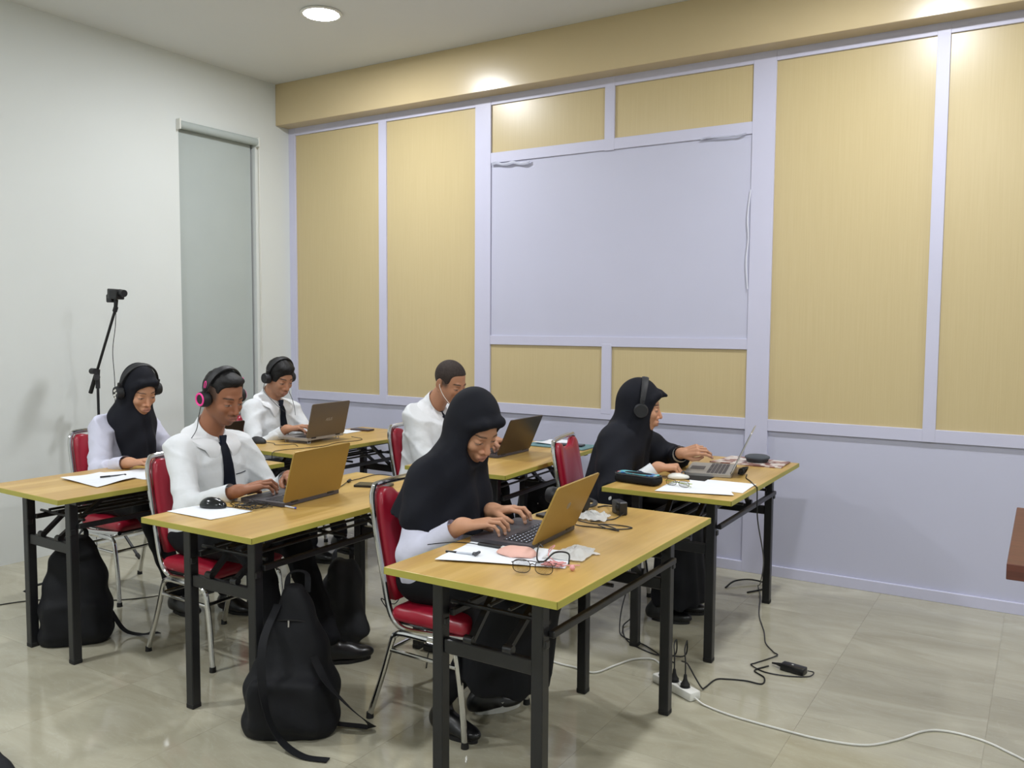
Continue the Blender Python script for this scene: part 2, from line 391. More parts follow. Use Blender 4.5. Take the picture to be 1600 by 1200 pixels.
    def mesh(s):
        D = s.D; D[0] = D[-1] = 1; D[:, 0] = D[:, -1] = 1; D[:, :, 0] = D[:, :, -1] = 1
        S = D < 0; n = s.n
        cnt = np.zeros(n - 1, np.int8)
        for dx in (0, 1):
            for dy in (0, 1):
                for dz in (0, 1): cnt += S[dx:n[0] - 1 + dx, dy:n[1] - 1 + dy, dz:n[2] - 1 + dz]
        act = (cnt > 0) & (cnt < 8); I = np.argwhere(act); idx = np.full(n - 1, -1, np.int64); idx[act] = np.arange(len(I))
        cor = [(dx, dy, dz) for dx in (0, 1) for dy in (0, 1) for dz in (0, 1)]
        V = np.stack([D[I[:, 0] + c[0], I[:, 1] + c[1], I[:, 2] + c[2]] for c in cor], 1)
        P = np.zeros((len(I), 3)); W = np.zeros(len(I))
        for i in range(8):
            for j in range(i + 1, 8):
                if sum(abs(cor[i][q] - cor[j][q]) for q in range(3)) != 1: continue
                m_ = (V[:, i] < 0) != (V[:, j] < 0); t = np.where(m_, V[:, i] / np.where(m_, V[:, i] - V[:, j], 1), 0)
                P += m_[:, None] * (np.array(cor[i]) + t[:, None] * (np.array(cor[j]) - np.array(cor[i]))); W += m_
        P = s.lo + s.h * (I + P / W[:, None])
        F = []
        for a in range(3):
            b, c = (a + 1) % 3, (a + 2) % 3
            s1 = [slice(1, -1)] * 3; s2 = [slice(1, -1)] * 3; s1[a] = slice(0, -1); s2[a] = slice(1, None)
            A, B = S[tuple(s1)], S[tuple(s2)]
            for flip in (False, True):
                E = np.argwhere(A & ~B if not flip else ~A & B)
                if not len(E): continue
                off = np.array([1, 1, 1]); off[a] = 0; E = E + off
                def g(db, dc):
                    Q = E.copy(); Q[:, b] -= db; Q[:, c] -= dc; return idx[Q[:, 0], Q[:, 1], Q[:, 2]]
                q = np.stack([g(1, 1), g(0, 1), g(0, 0), g(1, 0)], 1)
                F.append(q if not flip else q[:, ::-1])
        F = np.concatenate(F) if F else np.zeros((0, 4), int)
        return P, F
def relax(P, F, n=1, f=.5):
    e = np.concatenate([F[:, [0, 1]], F[:, [1, 2]], F[:, [2, 3]], F[:, [3, 0]]])
    for _ in range(n):
        A = np.zeros_like(P); c = np.zeros(len(P))
        for i in range(3):
            A[:, i] = np.bincount(e[:, 0], P[e[:, 1], i], len(P)) + np.bincount(e[:, 1], P[e[:, 0], i], len(P))
        c = np.bincount(e[:, 0], minlength=len(P)) + np.bincount(e[:, 1], minlength=len(P)); c = np.maximum(c, 1)
        P = P + f * (A / c[:, None] - P)
    return P
def npmesh(name, parts, m, parent=None, cols=None):
    off = 0; Vs = []; Fs = []
    for P, F in parts: Vs.append(P); Fs.append(F + off); off += len(P)
    P = np.concatenate(Vs); F = np.concatenate(Fs)
    me = bpy.data.meshes.new(name); me.vertices.add(len(P)); me.vertices.foreach_set('co', P.astype(np.float32).ravel())
    me.loops.add(F.size); me.loops.foreach_set('vertex_index', F.ravel().astype(np.int32)); me.polygons.add(len(F))
    me.polygons.foreach_set('loop_start', np.arange(0, F.size, 4, dtype=np.int32)); me.polygons.foreach_set('loop_total', np.full(len(F), 4, np.int32))
    me.polygons.foreach_set('use_smooth', np.ones(len(F), bool)); me.update(calc_edges=True); me.validate()
    if cols is not None:
        ca = me.color_attributes.new('Col', 'FLOAT_COLOR', 'POINT'); ca.data.foreach_set('color', np.concatenate([cols, np.ones((len(cols), 1))], 1).astype(np.float32).ravel())
    return link(name, me, m, parent)
# ------------------------------------------------------------------ the room
RX, RY = 9.0, -8.6
fl = bxo('floor', (0, RY, -.06), (RX, 0, -.0015), m_grout); tag(fl, kind='structure')
bm = bmesh.new(); box(bm, (-.2993, -.2993, -.006), (.2993, .2993, 0)); tile_full = None
def tile_mesh(w, d):
    bm = bmesh.new(); box(bm, (-w / 2 + .0004, -d / 2 + .0004, -.006), (w / 2 - .0004, d / 2 - .0004, 0))
    me = bpy.data.meshes.new('tile'); bm.to_mesh(me); bm.free(); me.materials.append(m_tile); return me
xs = [0] + [.398 + .6 * k for k in range(15)]; xs = [x for x in xs if x < RX] + [RX]
ys = [-.6 * k for k in range(15)]; ys = [y for y in ys if y > RY] + [RY]
cache = {}
for a, b_ in zip(xs, xs[1:]):
    for c, d in zip(ys, ys[1:]):
        w, h = round(b_ - a, 3), round(c - d, 3)
        if w < .02 or h < .02: continue
        if (w, h) not in cache: cache[(w, h)] = tile_mesh(w, h)
        t = link('tile', cache[(w, h)], None, fl); t.location = ((a + b_) / 2, (c + d) / 2, 0)
tag(bxo('ceiling', (0, RY, CEIL), (RX, 0, CEIL + .1), m_ceil), kind='structure')
tag(bxo('wall_back', (0, RY - .1, 0), (RX, RY, CEIL), m_wall), kind='structure')
tag(bxo('wall_right', (RX, RY, 0), (RX + .1, 0, CEIL), m_wall), kind='structure')
# left wall with the tall window opening
WY0, WY1, WZ0, WZ1 = -1.066, -.368, .35, 2.92
bm = bmesh.new()
box(bm, (-.16, RY, 0), (0, WY0, CEIL)); box(bm, (-.16, WY1, 0), (0, .1, CEIL)); box(bm, (-.16, WY0, 0), (0, WY1, WZ0)); box(bm, (-.16, WY0, WZ1), (0, WY1, CEIL))
tag(obj('wall_left', bm, m_wall, sm=0), kind='structure')
m_paneg = mat('window_glass', (90, 100, 105), .05, spec=.6)
w1 = thing('window_1', None, None, (-.12, (WY0 + WY1) / 2, WZ0)); tag(w1, kind='structure')
hw = (WY1 - WY0) / 2; hh = WZ1 - WZ0
bm = bmesh.new()
box(bm, (-.03, -hw, 0), (.02, -hw + .04, hh)); box(bm, (-.03, hw - .04, 0), (.02, hw, hh)); box(bm, (-.03, -hw, 0), (.02, hw, .04)); box(bm, (-.03, -hw, hh - .04), (.02, hw, hh))
obj('window_frame', bm, m_alu, w1, 0)
bxo('pane', (-.012, -hw + .04, .04), (-.006, hw - .04, hh - .04), m_paneg, w1)
# roller blind
rb = thing('roller_blind', 'grey fabric roller blind covering the tall narrow window on the left wall', 'blind', (0, (WY0 + WY1) / 2, 0))
bm = bmesh.new(); cyl(bm, (.012, -.352, 2.893), (.012, .352, 2.893), .029, seg=24); obj('roller_tube', bm, m_blind, rb)
bxo('fabric', (-.034, -.326, .42), (-.031, .328, 2.9), m_blind, rb)
bxo('bottom_rail', (-.042, -.326, .40), (-.024, .328, .425), m_alu, rb, .003)
for s, y in ((-1, -.362), (1, .356)):
    bxo('bracket', (0, y - .006, 2.855), (.046, y + .006, 2.93), m_whitep, rb, .003)
bm = bmesh.new(); tube(bm, [(.014, .372, 2.87), (.014, .372, 1.2), (.02, .378, 1.17), (.026, .376, 1.2), (.022, .372, 2.87)], .0022, 6); obj('bead_chain', bm, m_whitep, rb)
# panelled wall
wf = bxo('wall_front', (0, .004, 0), (RX, .12, CEIL), m_lavb); tag(wf, kind='structure')
def strip(n, x0, x1, z0, z1, th=.013):
    o = bxo('trim_%d' % n, (x0, -th, z0), (x1, .006, z1), m_lav, None, .0015); tag(o, kind='structure')
verts_full = [(0, .071), (1.848, 1.980), (3.812, 3.945), (5.70, 5.83), (7.56, 7.69)]
verts_pan = [(.957, 1.0315), (4.7745, 4.838), (6.66, 6.725), (8.5, 8.565)]
n = 1
for a, b_ in verts_full: strip(n, a, b_, 0, CEIL, .015); n += 1
for a, b_ in verts_pan: strip(n, a, b_, .8643, CEIL, .015); n += 1
strip(n, 2.8557, 2.9244, 2.60, CEIL, .015); n += 1
strip(n, 2.8557, 2.9244, .90, 1.36, .015); n += 1
segs = [(.071, 1.848), (1.98, 3.812), (3.945, 5.70), (5.83, 7.56), (7.69, RX)]
for a, b_ in segs:
    strip(n, a, b_, 3.0025, 3.066, .0135); n += 1
    strip(n, a, b_, .8643, .9325, .0135); n += 1
    o = bxo('baseboard_%d' % n, (a, -.0135, 0), (b_, .006, .061), m_lav, None, .0015); tag(o, kind='structure'); n += 1
strip(n, 1.98, 3.812, 2.6038, 2.6746, .0135); n += 1
strip(n, 1.98, 3.812, 1.3416, 1.4058, .0135); n += 1
def panel(x0, x1, z0, z1): bxo('panel', (x0 - .01, -.001, z0 - .01), (x1 + .01, .01, z1 + .01), m_panel, wf)
vx = sorted([.0, .071] + [v for p in verts_full[1:] + verts_pan for v in p])
cells = [(.071, .957), (1.0315, 1.848), (3.945, 4.7745), (4.838, 5.70), (5.83, 6.66), (6.725, 7.56), (7.69, 8.5)]
for a, b_ in cells:
    panel(a, b_, .9325, 3.0025); panel(a, b_, 3.066, CEIL - .02)
for a, b_ in ((1.98, 2.8557), (2.9244, 3.812)):
    panel(a, b_, .9325, 1.3416); panel(a, b_, 2.6746, 3.0025); panel(a, b_, 3.066, CEIL - .02)
m_bulk = mat('beige_gloss_bulkhead', (198, 180, 141), .26, var=.02, scale=3, spec=.5)
o = bxo('trim_%d' % n, (0, -.152, 3.0615), (RX, .0, CEIL), m_bulk, None, .002); tag(o, kind='structure'); n += 1
# projection board recessed in the middle of the panelled wall
bd = bxo('projection_board', (1.981, -.004, 1.4062), (3.811, .003, 2.6034), m_lavb); tag(bd, 'large blank lavender-white board set into the panelled wall', 'board')
def strip_tape(name, pts, w, parent):
    bm = bmesh.new(); r = random.Random(len(pts)); A = []
    for i, (x, z) in enumerate(pts):
        y = -.016 - .010 * abs(math.sin(i * 1.3))
        A.append((bm.verts.new((x, y, z + w[i % len(w)])), bm.verts.new((x, y - .004, z)), bm.verts.new((x, y - .002, z - w[(i + 1) % len(w)] * .6))))
    for p, q in zip(A, A[1:]):
        bm.faces.new((p[0], q[0], q[1], p[1])); bm.faces.new((p[1], q[1], q[2], p[2]))
    bmesh.ops.solidify(bm, geom=bm.faces[:], thickness=.0012)
    return obj(name, bm, m_tapep, parent)
m_tapep = mat('white_tape', (214, 216, 228), .4, var=.02)
strip_tape('peeling_tape', [(1.99 + .045 * i, 2.606 - .012 - .003 * i + .005 * math.sin(i * 2)) for i in range(8)], (.012, .018, .008), bd)
strip_tape('peeling_tape', [(3.50 + .04 * i, 2.600 + .004 * math.sin(i)) for i in range(8)], (.006, .01, .004), bd)
bm = bmesh.new(); tube(bm, catmull([(3.812, -.016, 2.28), (3.799, -.020, 2.12), (3.806, -.018, 2.0), (3.797, -.020, 1.86), (3.808, -.016, 1.70)], 5), .004, 5); obj('peeling_tape', bm, m_tapep, bd)

# ceiling downlights
def downlight(i, lx, ly):
    lab = 'round glowing ceiling downlight near the corner above the beige bulkhead' if i == 0 else 'round recessed ceiling downlight outside the picture'
    t = thing('downlight', lab, 'ceiling light', (lx, ly, CEIL), 0, None if i == 0 else 'downlights outside the picture')
    bm = bmesh.new(); tube(bm, [(.116 * math.cos(a), .116 * math.sin(a), -.007) for a in [2 * PI * k / 40 for k in range(40)]], .012, 8, closed=True, flat=.6); obj('trim_ring', bm, m_whitep, t)
    bm = bmesh.new(); cyl(bm, (0, 0, -.014), (0, 0, -.004), .104, seg=40); o = obj('diffuser', bm, m_lamp, t)
m_lamp = mat('lamp_diffuser', (250, 252, 255), .5, emit=(228, 240, 255), estr=60)
for i, (lx, ly, pw) in enumerate(LIGHTS): downlight(i, lx, ly)

# ------------------------------------------------------------------ tables
def make_table():
    t = thing('folding_table', None, 'table')
    W, L = .299, .598
    bm = bmesh.new(); box(bm, (-W + .002, -L + .002, .730), (W - .002, L - .002, .750), .0012); obj('tabletop', bm, m_wood, t, 30)
    bm = bmesh.new()
    for a, b_ in (((-W, -L, .729), (W, -L + .002, .7495)), ((-W, L - .002, .729), (W, L, .7495)), ((-W, -L, .729), (-W + .002, L, .7495)), ((W - .002, -L, .729), (W, L, .7495))): box(bm, a, b_)
    obj('edge_band', bm, m_edge, t, 0)
    lx, ly = W - .123, L - .123; q = .0195
    for sx in (-1, 1):
        for sy in (-1, 1):
            bm = bmesh.new(); box(bm, (sx * lx - q, sy * ly - q, .012), (sx * lx + q, sy * ly + q, .728), .003); lg = obj('leg', bm, m_black, t)
            bm = bmesh.new(); box(bm, (sx * lx - q - .001, sy * ly - q - .001, 0), (sx * lx + q + .001, sy * ly + q + .001, .02), .003); obj('foot_cap', bm, m_rubber, lg)
    for sy in (-1, 1):
        bm = bmesh.new(); box(bm, (-lx + q, sy * ly - .012, .48), (lx - q, sy * ly + .012, .525), .003); obj('crossbar', bm, m_black, t)
        for sx in (-1, 1):
            bm = bmesh.new(); bar(bm, (sx * .065, sy * (ly - .005), .535), (sx * .085, sy * (ly - .25), .722), .022, .016); obj('folding_brace', bm, m_black, t)
            bm = bmesh.new(); cyl(bm, (sx * .055, sy * ly, .535), (sx * .085, sy * ly, .535), .014, seg=12); obj('hinge', bm, m_black, t)
        bm = bmesh.new(); box(bm, (-W + .05, sy * ly - .02, .705), (W - .05, sy * ly + .02, .7295)); obj('top_rail', bm, m_black, t, 0)
    for sx in (-1, 1):
        rx = lx + .030 if sx > 0 else lx - .032
        bm = bmesh.new(); box(bm, (sx * rx - .010, -ly + .01, .592), (sx * rx + .010, ly - .01, .613), .003); r_ = obj('side_rail', bm, m_black, t)
        for sy in (-1, 1):
            bm = bmesh.new(); box(bm, (sx * rx - .004, sy * ly - .012 - .014, .570), (sx * rx + .004, sy * ly + .012 - .014, .594), .003); obj('bracket', bm, m_black, r_)
        bm = bmesh.new(); box(bm, (sx * lx - .012, -ly + .02, .700), (sx * lx + .012, ly - .02, .7295)); obj('top_rail', bm, m_black, t, 0)
    for k in range(4):
        x = -.11 + k * .073
        bm = bmesh.new(); cyl(bm, (x, -.42, .63), (x, .42, .63), .006, seg=8); obj('shelf_rod', bm, m_black, t)
    for y in (-.42, 0, .42):
        bm = bmesh.new(); cyl(bm, (-lx, y, .62), (lx, y, .62), .007, seg=8); obj('shelf_rod', bm, m_black, t)
    return t
TABLES = [('wooden-topped folding table with the pink mask and glasses, nearest the camera', 3.968, -2.538, -.27),
          ('wooden-topped folding table holding the pencil case and patterned magazine, by the panelled wall', 3.934, -1.003, .6),
          ('wooden-topped folding table with black mouse on white paper, middle of the near row', 2.767, -2.523, .4),
          ('wooden-topped folding table with loose papers at the far left, beside the left wall', 1.64, -2.517, -1.6),
          ('wooden-topped folding table carrying the bronze laptop, in the far left corner', 1.50, -1.10, -1.2),
          ('wooden-topped folding table with dark laptop and teal folder, middle of the back row', 2.80, -1.03, 3.0)]
proto = make_table()
for i, (lab, x, y, r) in enumerate(TABLES):
    t = proto if i == 0 else copy_tree(proto)
    t.location = (x, y, 0); t.rotation_euler.z = math.radians(r); t['label'] = lab; t['group'] = 'folding tables in two rows'

# ------------------------------------------------------------------ chairs
def make_chair():
    t = thing('banquet_chair', None, 'chair'); r = .0115
    # back loop: up one side, over the top, down the other, then forward as seat rails
    def side(y): return [(.225, y, .385), (.10, y, .374), (-.02, y, .366), (-.07, y, .372), (-.105, y, .40), (-.128, y, .45), (-.15, y, .55), (-.178, y, .68), (-.198, y, .79), (-.205, y * .985, .835), (-.208, y * .93, .868), (-.209, y * .80, .883)]
    pts = side(-.2) + [(-.209, 0, .886)] + side(.2)[::-1]
    bm = bmesh.new(); tube(bm, catmull(pts, 4), r, 10, flat=1.0)
    obj('back_frame', bm, m_chrome, t)
    for s in (-1, 1):
        y = s * .203
        P = [(-.212, y * 1.03, .012), (-.15, y, .19), (-.108, y, .315), (-.088, y, .343), (-.05, y, .352), (.06, y, .352), (.145, y, .350), (.172, y, .338), (.185, y, .31), (.205, y, .17), (.225, y * 1.03, .012)]
        bm = bmesh.new(); tube(bm, catmull(P[:6], 4), r, 10); lg = obj('leg', bm, m_chrome, t)
        bm = bmesh.new(); tube(bm, catmull(P[5:], 4), r, 10); lg2 = obj('leg', bm, m_chrome, t)
        for l_, p in ((lg, P[0]), (lg2, P[-1])):
            bm = bmesh.new(); cyl(bm, (p[0], p[1], 0), (p[0], p[1], .022), .0145, .013, 14); obj('foot_cap', bm, m_rubber, l_)
        bm = bmesh.new(); cyl(bm, (-.122, y, .28), (.19, y, .275), .008, seg=10); obj('stretcher', bm, m_chrome, t)
    for x, z in ((-.122, .28), (.188, .28)):
        bm = bmesh.new(); cyl(bm, (x, -.203, z), (x, .203, z), .008, seg=10); obj('stretcher', bm, m_chrome, t)
    # seat cushion, slightly trapezoid with a domed top
    f = Field((-.17, -.26, .36), (.29, .26, .50), .008)
    f.bx((.055, 0, .415), (.175, .205, .030), rad=.028, k=.0)
    f.el((.055, 0, .43), (.17, .20, .032), k=.02)
    P_, F_ = f.mesh(); npmesh('seat', [(relax(P_, F_, 2), F_)], m_red, t)
    bxo('seat_pan', (-.1, -.185, .376), (.215, .185, .39), m_black, t, .004)
    # back pad with the handle notch in its top edge
    outl = [(-.168, .455), (.168, .455), (.182, .55), (.186, .70), (.184, .80), (.178, .848), (.160, .868), (.132, .870), (.10, .862), (.075, .838), (.055, .832), (-.055, .832), (-.075, .838), (-.10, .862), (-.132, .870), (-.160, .868), (-.178, .848), (-.184, .80), (-.186, .70), (-.182, .55)]
    def bx_at(z): return -.132 - (z - .455) * .17
    bm = bmesh.new(); fr = []; bk = []; fi = []
    for y, z in outl:
        x = bx_at(z); fr.append(bm.verts.new((x + .013, y, z))); bk.append(bm.verts.new((x - .013, y, z)))
        cy, cz = y * .93, .655 + (z - .655) * .955
        if abs(y) < .12 and z > .8: cy, cz = y * 1.08, z - .012
        fi.append((bm.verts.new((bx_at(cz) + .022, cy, cz)), bm.verts.new((bx_at(cz) - .019, cy, cz))))
    n_ = len(outl)
    for i in range(n_):
        j = (i + 1) % n_
        bm.faces.new((fr[i], fr[j], bk[j], bk[i])); bm.faces.new((fr[i], fi[i][0], fi[j][0], fr[j])); bm.faces.new((bk[i], bk[j], fi[j][1], fi[i][1]))
    bm.faces.new([p[0] for p in fi]); bm.faces.new([p[1] for p in fi][::-1])
    bmesh.ops.triangulate(bm, faces=[f_ for f_ in bm.faces if len(f_.verts) > 4])
    obj('backrest', bm, m_red, t, 70)
    return t
CHAIRS = [('red chrome-framed chair of the woman typing nearest the camera', 3.435, -2.49, 0),
          ('red chrome-framed chair of the man with pink-ringed headphones', 2.155, -2.53, 0),
          ('red chrome-framed chair at the far left table, beside the tripod', 1.055, -2.235, 0),
          ('red chrome-framed chair of the man in the far left corner', 1.0, -1.09, 0),
          ('red chrome-framed chair of the man wearing white earphones', 2.30, -1.05, 0),
          ('red chrome-framed chair behind the woman in black at the right', 3.36, -1.03, 12)]
cp = make_chair()
for i, (lab, x, y, r) in enumerate(CHAIRS):
    t = cp if i == 0 else copy_tree(cp)
    t.location = (x, y, 0); t.rotation_euler.z = math.radians(r); t['label'] = lab; t['group'] = 'red banquet chairs'
# ------------------------------------------------------------------ people
def hframe(yaw, pitch, roll=0):
    y, p, r = map(math.radians, (yaw, pitch, roll))
    f = np.array([math.cos(y) * math.cos(p), math.sin(y) * math.cos(p), -math.sin(p)]); l = np.array([-math.sin(y), math.cos(y), 0.]); u = np.cross(f, l)
    l2 = l * math.cos(r) + u * math.sin(r); u2 = -l * math.sin(r) + u * math.cos(r)
    return np.stack([f, l2, u2], 1)         # columns f, l, u
def head_sdf(F, Hc, R, sc_=1.0, neck=None, male=True, jaw=1.0, nose=1.0):
    T = lambda f, l, u: Hc + R @ (np.array([f, l, u]) * sc_)
    E = lambda c, r, **k: F.el(T(*c), np.array(r) * sc_, R, **k)
    K = lambda a, b, ra, rb=None, **k: F.rc(T(*a), T(*b), ra * sc_, (ra if rb is None else rb) * sc_, **k)
    E((-.008, 0, .035), (.094, .075, .086), k=0)
    E((.028, 0, -.022), (.066, .060 * jaw, .088), k=.02)
    for s in (-1, 1):
        K((-.005, s * .052 * jaw, -.045), (.055, s * .014, -.094), .020, .018, k=.018)
        E((.064, s * .036, -.026), (.022, .020, .020), k=.014)
    K((.058, 0, -.090), (.068, 0, -.093), .019, .016, k=.014)
    if neck is not None:
        F.rc(T(-.022, 0, -.06), neck, .052 * (1 if male else .88), (.062 if male else .052), k=.022)
    K((.080, -.030, .022), (.080, .030, .022), .011, k=.012)
    for s in (-1, 1): E((.100, s * .031, .001), (.016, .019, .011), k=.010, op='sub')
    for s in (-1, 1): F.el(T(.0765, s * .031, -.001), np.array([.0135, .0155, .0125]) * sc_, R, k=.004)
    K((.088, 0, .008), (.109, 0, -.034), .0075, .0115 * nose, k=.010)
    for s in (-1, 1): K((.096, s * .013, -.040), (.090, s * .016, -.041), .0085 * nose, k=.007)
    E((.084, 0, -.066), (.020, .026, .020), k=.012)
    K((.094, -.017, -.0625), (.099, 0, -.0605), .0052, .0060, k=.004); K((.094, .017, -.0625), (.099, 0, -.0605), .0052, .0060, k=.004)
    K((.091, -.014, -.0735), (.097, 0, -.0745), .0056, .0075, k=.004); K((.091, .014, -.0735), (.097, 0, -.0745), .0056, .0075, k=.004)
    K((.104, -.020, -.0675), (.104, .020, -.0675), .0022, k=.003, op='sub')
    if male:
        for s in (-1, 1):
            RE = R @ hframe(s * -22, 0)
            F.el(T(-.012, s * .078, -.006), np.array([.020, .007, .032]) * sc_, RE, k=.006)
            F.el(T(-.008, s * .088, -.002), np.array([.011, .007, .017]) * sc_, RE, k=.004, op='sub')
def face_cols(P, Hc, R, base, sc_=1.0, male=True, fade=None, lip=(.42, .20, .18)):
    q = (P - Hc) @ R / sc_; c = np.tile(np.array(s2l(base)[:3]), (len(P), 1)); f, l, u = q.T; al = np.abs(l)
    def mixc(m_, col, a=1.0): c[:] = c * (1 - a * m_[:, None]) + np.array(col) * a * m_[:, None]
    sm = lambda x, w=.0025: np.clip(.5 - x / w, 0, 1)
    # lips
    lipm = sm(np.sqrt((l / .022) ** 2 + ((u + .0675) / .0125) ** 2) - 1, .3) * (f > .08); mixc(lipm, lip, .6)
    mixc(sm(np.abs(u + .0675) - .0012, .002) * (al < .020) * (f > .08), (.12, .05, .05), .8)
    # eyebrows
    yb = .0245 + .004 * np.sin(np.clip((al - .014) / .036, 0, 1) * PI) - .10 * np.clip(al - .040, 0, 1)
    mixc(sm(np.abs(u - yb) - (.0036 if male else .0026), .002) * sm(np.abs(al - .032) - .019, .006) * (f > .04), (.02, .015, .013), .85)
    # lowered eyelids over a narrow eye opening, lashes
    slit = -.0055 + .0025 * np.cos(np.clip((al - .031) / .015, -1, 1) * PI / 2)
    mixc(sm(np.abs(u - slit) - .0028, .002) * sm(np.abs(al - .031) - .0135, .004) * (f > .05), (.36, .33, .31), .8)
    mixc(sm(np.sqrt((al - .031) ** 2 + (u - slit + .0004) ** 2) - .0042, .002) * sm(np.abs(u - slit) - .003, .002) * (f > .05), (.02, .012, .01), .95)
    mixc(sm(np.abs(u - slit - .0032) - .0011, .0016) * sm(np.abs(al - .031) - .0155, .004) * (f > .05), (.02, .015, .015), .85)
    for s in (-1, 1): mixc(sm(np.sqrt(((l - s * .007) / .004) ** 2 + ((u + .047) / .0025) ** 2) - 1, .4) * (f > .09), (.06, .03, .03), .7)
    mixc(np.exp(-((l / .03) ** 2 + ((u + .035) / .035) ** 2)) * (f > .05), (c.mean(0) * np.array([1.25, .95, .9])), .3)
    if male:
        bd = np.exp(-((u + .088) / .028) ** 2) * (f > .02); mixc(bd, (.10, .07, .06), .22)
        mixc(np.exp(-((u + .052) / .006) ** 2) * (al < .026) * (f > .08), (.06, .04, .035), .45)
    if fade:
        z0 = fade; m_ = np.clip((u - z0 + np.clip(-f, 0, .1) * .35) / .03, 0, 1) * np.clip((.050 - f) / .016, 0, 1); m_ = m_ * np.clip((.079 - al) / .004, 0, 1); mixc(m_, (.045, .036, .032), .85)
    return c
def ik(S, W, a, b, pole):
    S, W, pole = map(lambda v: np.array(v, float), (S, W, pole)); d = W - S; L = np.linalg.norm(d); L = min(L, (a + b) * .985); u = d / np.linalg.norm(d)
    W2 = S + u * L; x = (a * a - b * b + L * L) / (2 * L); h = math.sqrt(max(a * a - x * x, 0)); p = pole - u * (pole @ u); p /= np.linalg.norm(p)
    return S + u * x + p * h, W2
def hand_prims(W, K, n, side, sc_=1.0, mode='type', curl=1.0):
    """W wrist, K knuckle direction target, n back-of-hand normal, side +1 when the thumb is towards +s"""
    fwd = np.array(K, float) - W; fwd /= np.linalg.norm(fwd); n = np.array(n, float); n -= fwd * (n @ fwd); n /= np.linalg.norm(n); s = np.cross(n, fwd) * side
    out = []; g = lambda a, b_, c: W + (fwd * a + s * b_ + n * c) * sc_
    mcp = [(.088, .029, .002), (.092, .010, .006), (.087, -.009, .004), (.078, -.027, -.002)]
    for i, m_ in enumerate(mcp): out.append((g(.012, m_[1] * .55, -.003), g(*m_), .0155 * sc_, .0112 * sc_))
    out.append((g(.0, .008, -.002), g(.075, .006, -.004), .019 * sc_, .013 * sc_)); out.append((g(.0, -.010, -.002), g(.07, -.012, -.005), .019 * sc_, .012 * sc_))
    LN = [(.041, .025, .020), (.045, .029, .021), (.041, .027, .020), (.032, .020, .018)]
    for i, (m_, ln) in enumerate(zip(mcp, LN)):
        p = g(*m_); sp = (.10, .02, -.06, -.16)[i]
        if mode == 'type': A = [(12, 52, 82), (4, 48, 80), (10, 54, 84), (14, 54, 82)][i]
        elif mode == 'fist': A = [(50, 130, 185), (58, 140, 195), (62, 145, 200), (66, 148, 200)][i]
        elif mode == 'loose': A = [(20, 62, 95), (34, 92, 130), (46, 110, 150), (54, 118, 160)][i]
        else: A = [(10, 26, 38)] * 4 and (10 + i * 3, 26 + i * 3, 38 + i * 3)
        r0 = .0090 - .0004 * i - (.0008 if i == 3 else 0)
        for j, (a, L) in enumerate(zip(A, ln)):
            t = math.radians(a * curl); d = fwd * math.cos(t) - n * math.sin(t) + s * sp * math.cos(t); d /= np.linalg.norm(d)
            q = p + d * L * sc_; out.append((p, q, (r0 - .0007 * j) * sc_, (r0 - .0007 * (j + 1)) * sc_)); p = q
    th = [(.018, .020, -.006), (.052, .044, -.016), (.078, .050, -.028), (.098, .046, -.040)]
    if mode in ('fist', 'loose'): th = [(.018, .020, -.006), (.050, .038, -.020), (.078, .034, -.034), (.098, .022, -.040)]
    for j, (a, b_) in enumerate(zip(th, th[1:])): out.append((g(*a), g(*b_), (.0150, .0112, .0098)[j] * sc_, (.0112, .0098, .0082)[j] * sc_))
    return out
def wrinkle(F, X, Y, Z, amp, seed=0):
    a = np.sin(34 * X + 21 * Z + 2.5 * np.sin(9 * Y + seed) + seed) * np.sin(19 * Y - 11 * Z + 1.7 * np.sin(13 * X + seed * 2)); b_ = np.sin(58 * Z - 20 * X + 3 * np.sin(11 * Y + 7 * X + seed))
    q = 17 * (.7 * X + Z) + 2.6 * np.sin(8 * Y + 5 * Z + seed) + seed; r_ = 15 * (Z - .8 * X + .5 * Y) + 2.2 * np.sin(9 * X + 6 * Y + 2 * seed)
    m1 = .5 + .5 * np.sin(7 * X + 9 * Y + 6 * Z + seed); ridge = (1 - np.abs(np.sin(q))) ** 3 * m1 + (1 - np.abs(np.sin(r_))) ** 3 * (1 - m1)
    F.D += (amp * (a * .5 + b_ * .3 - 1.5 * ridge)).astype(np.float32)
def cloth(F, name, m, parent, org, n=2):
    P, Q = F.mesh(); P = relax(P, Q, n); return npmesh(name, [(P - org, Q)], m, parent)

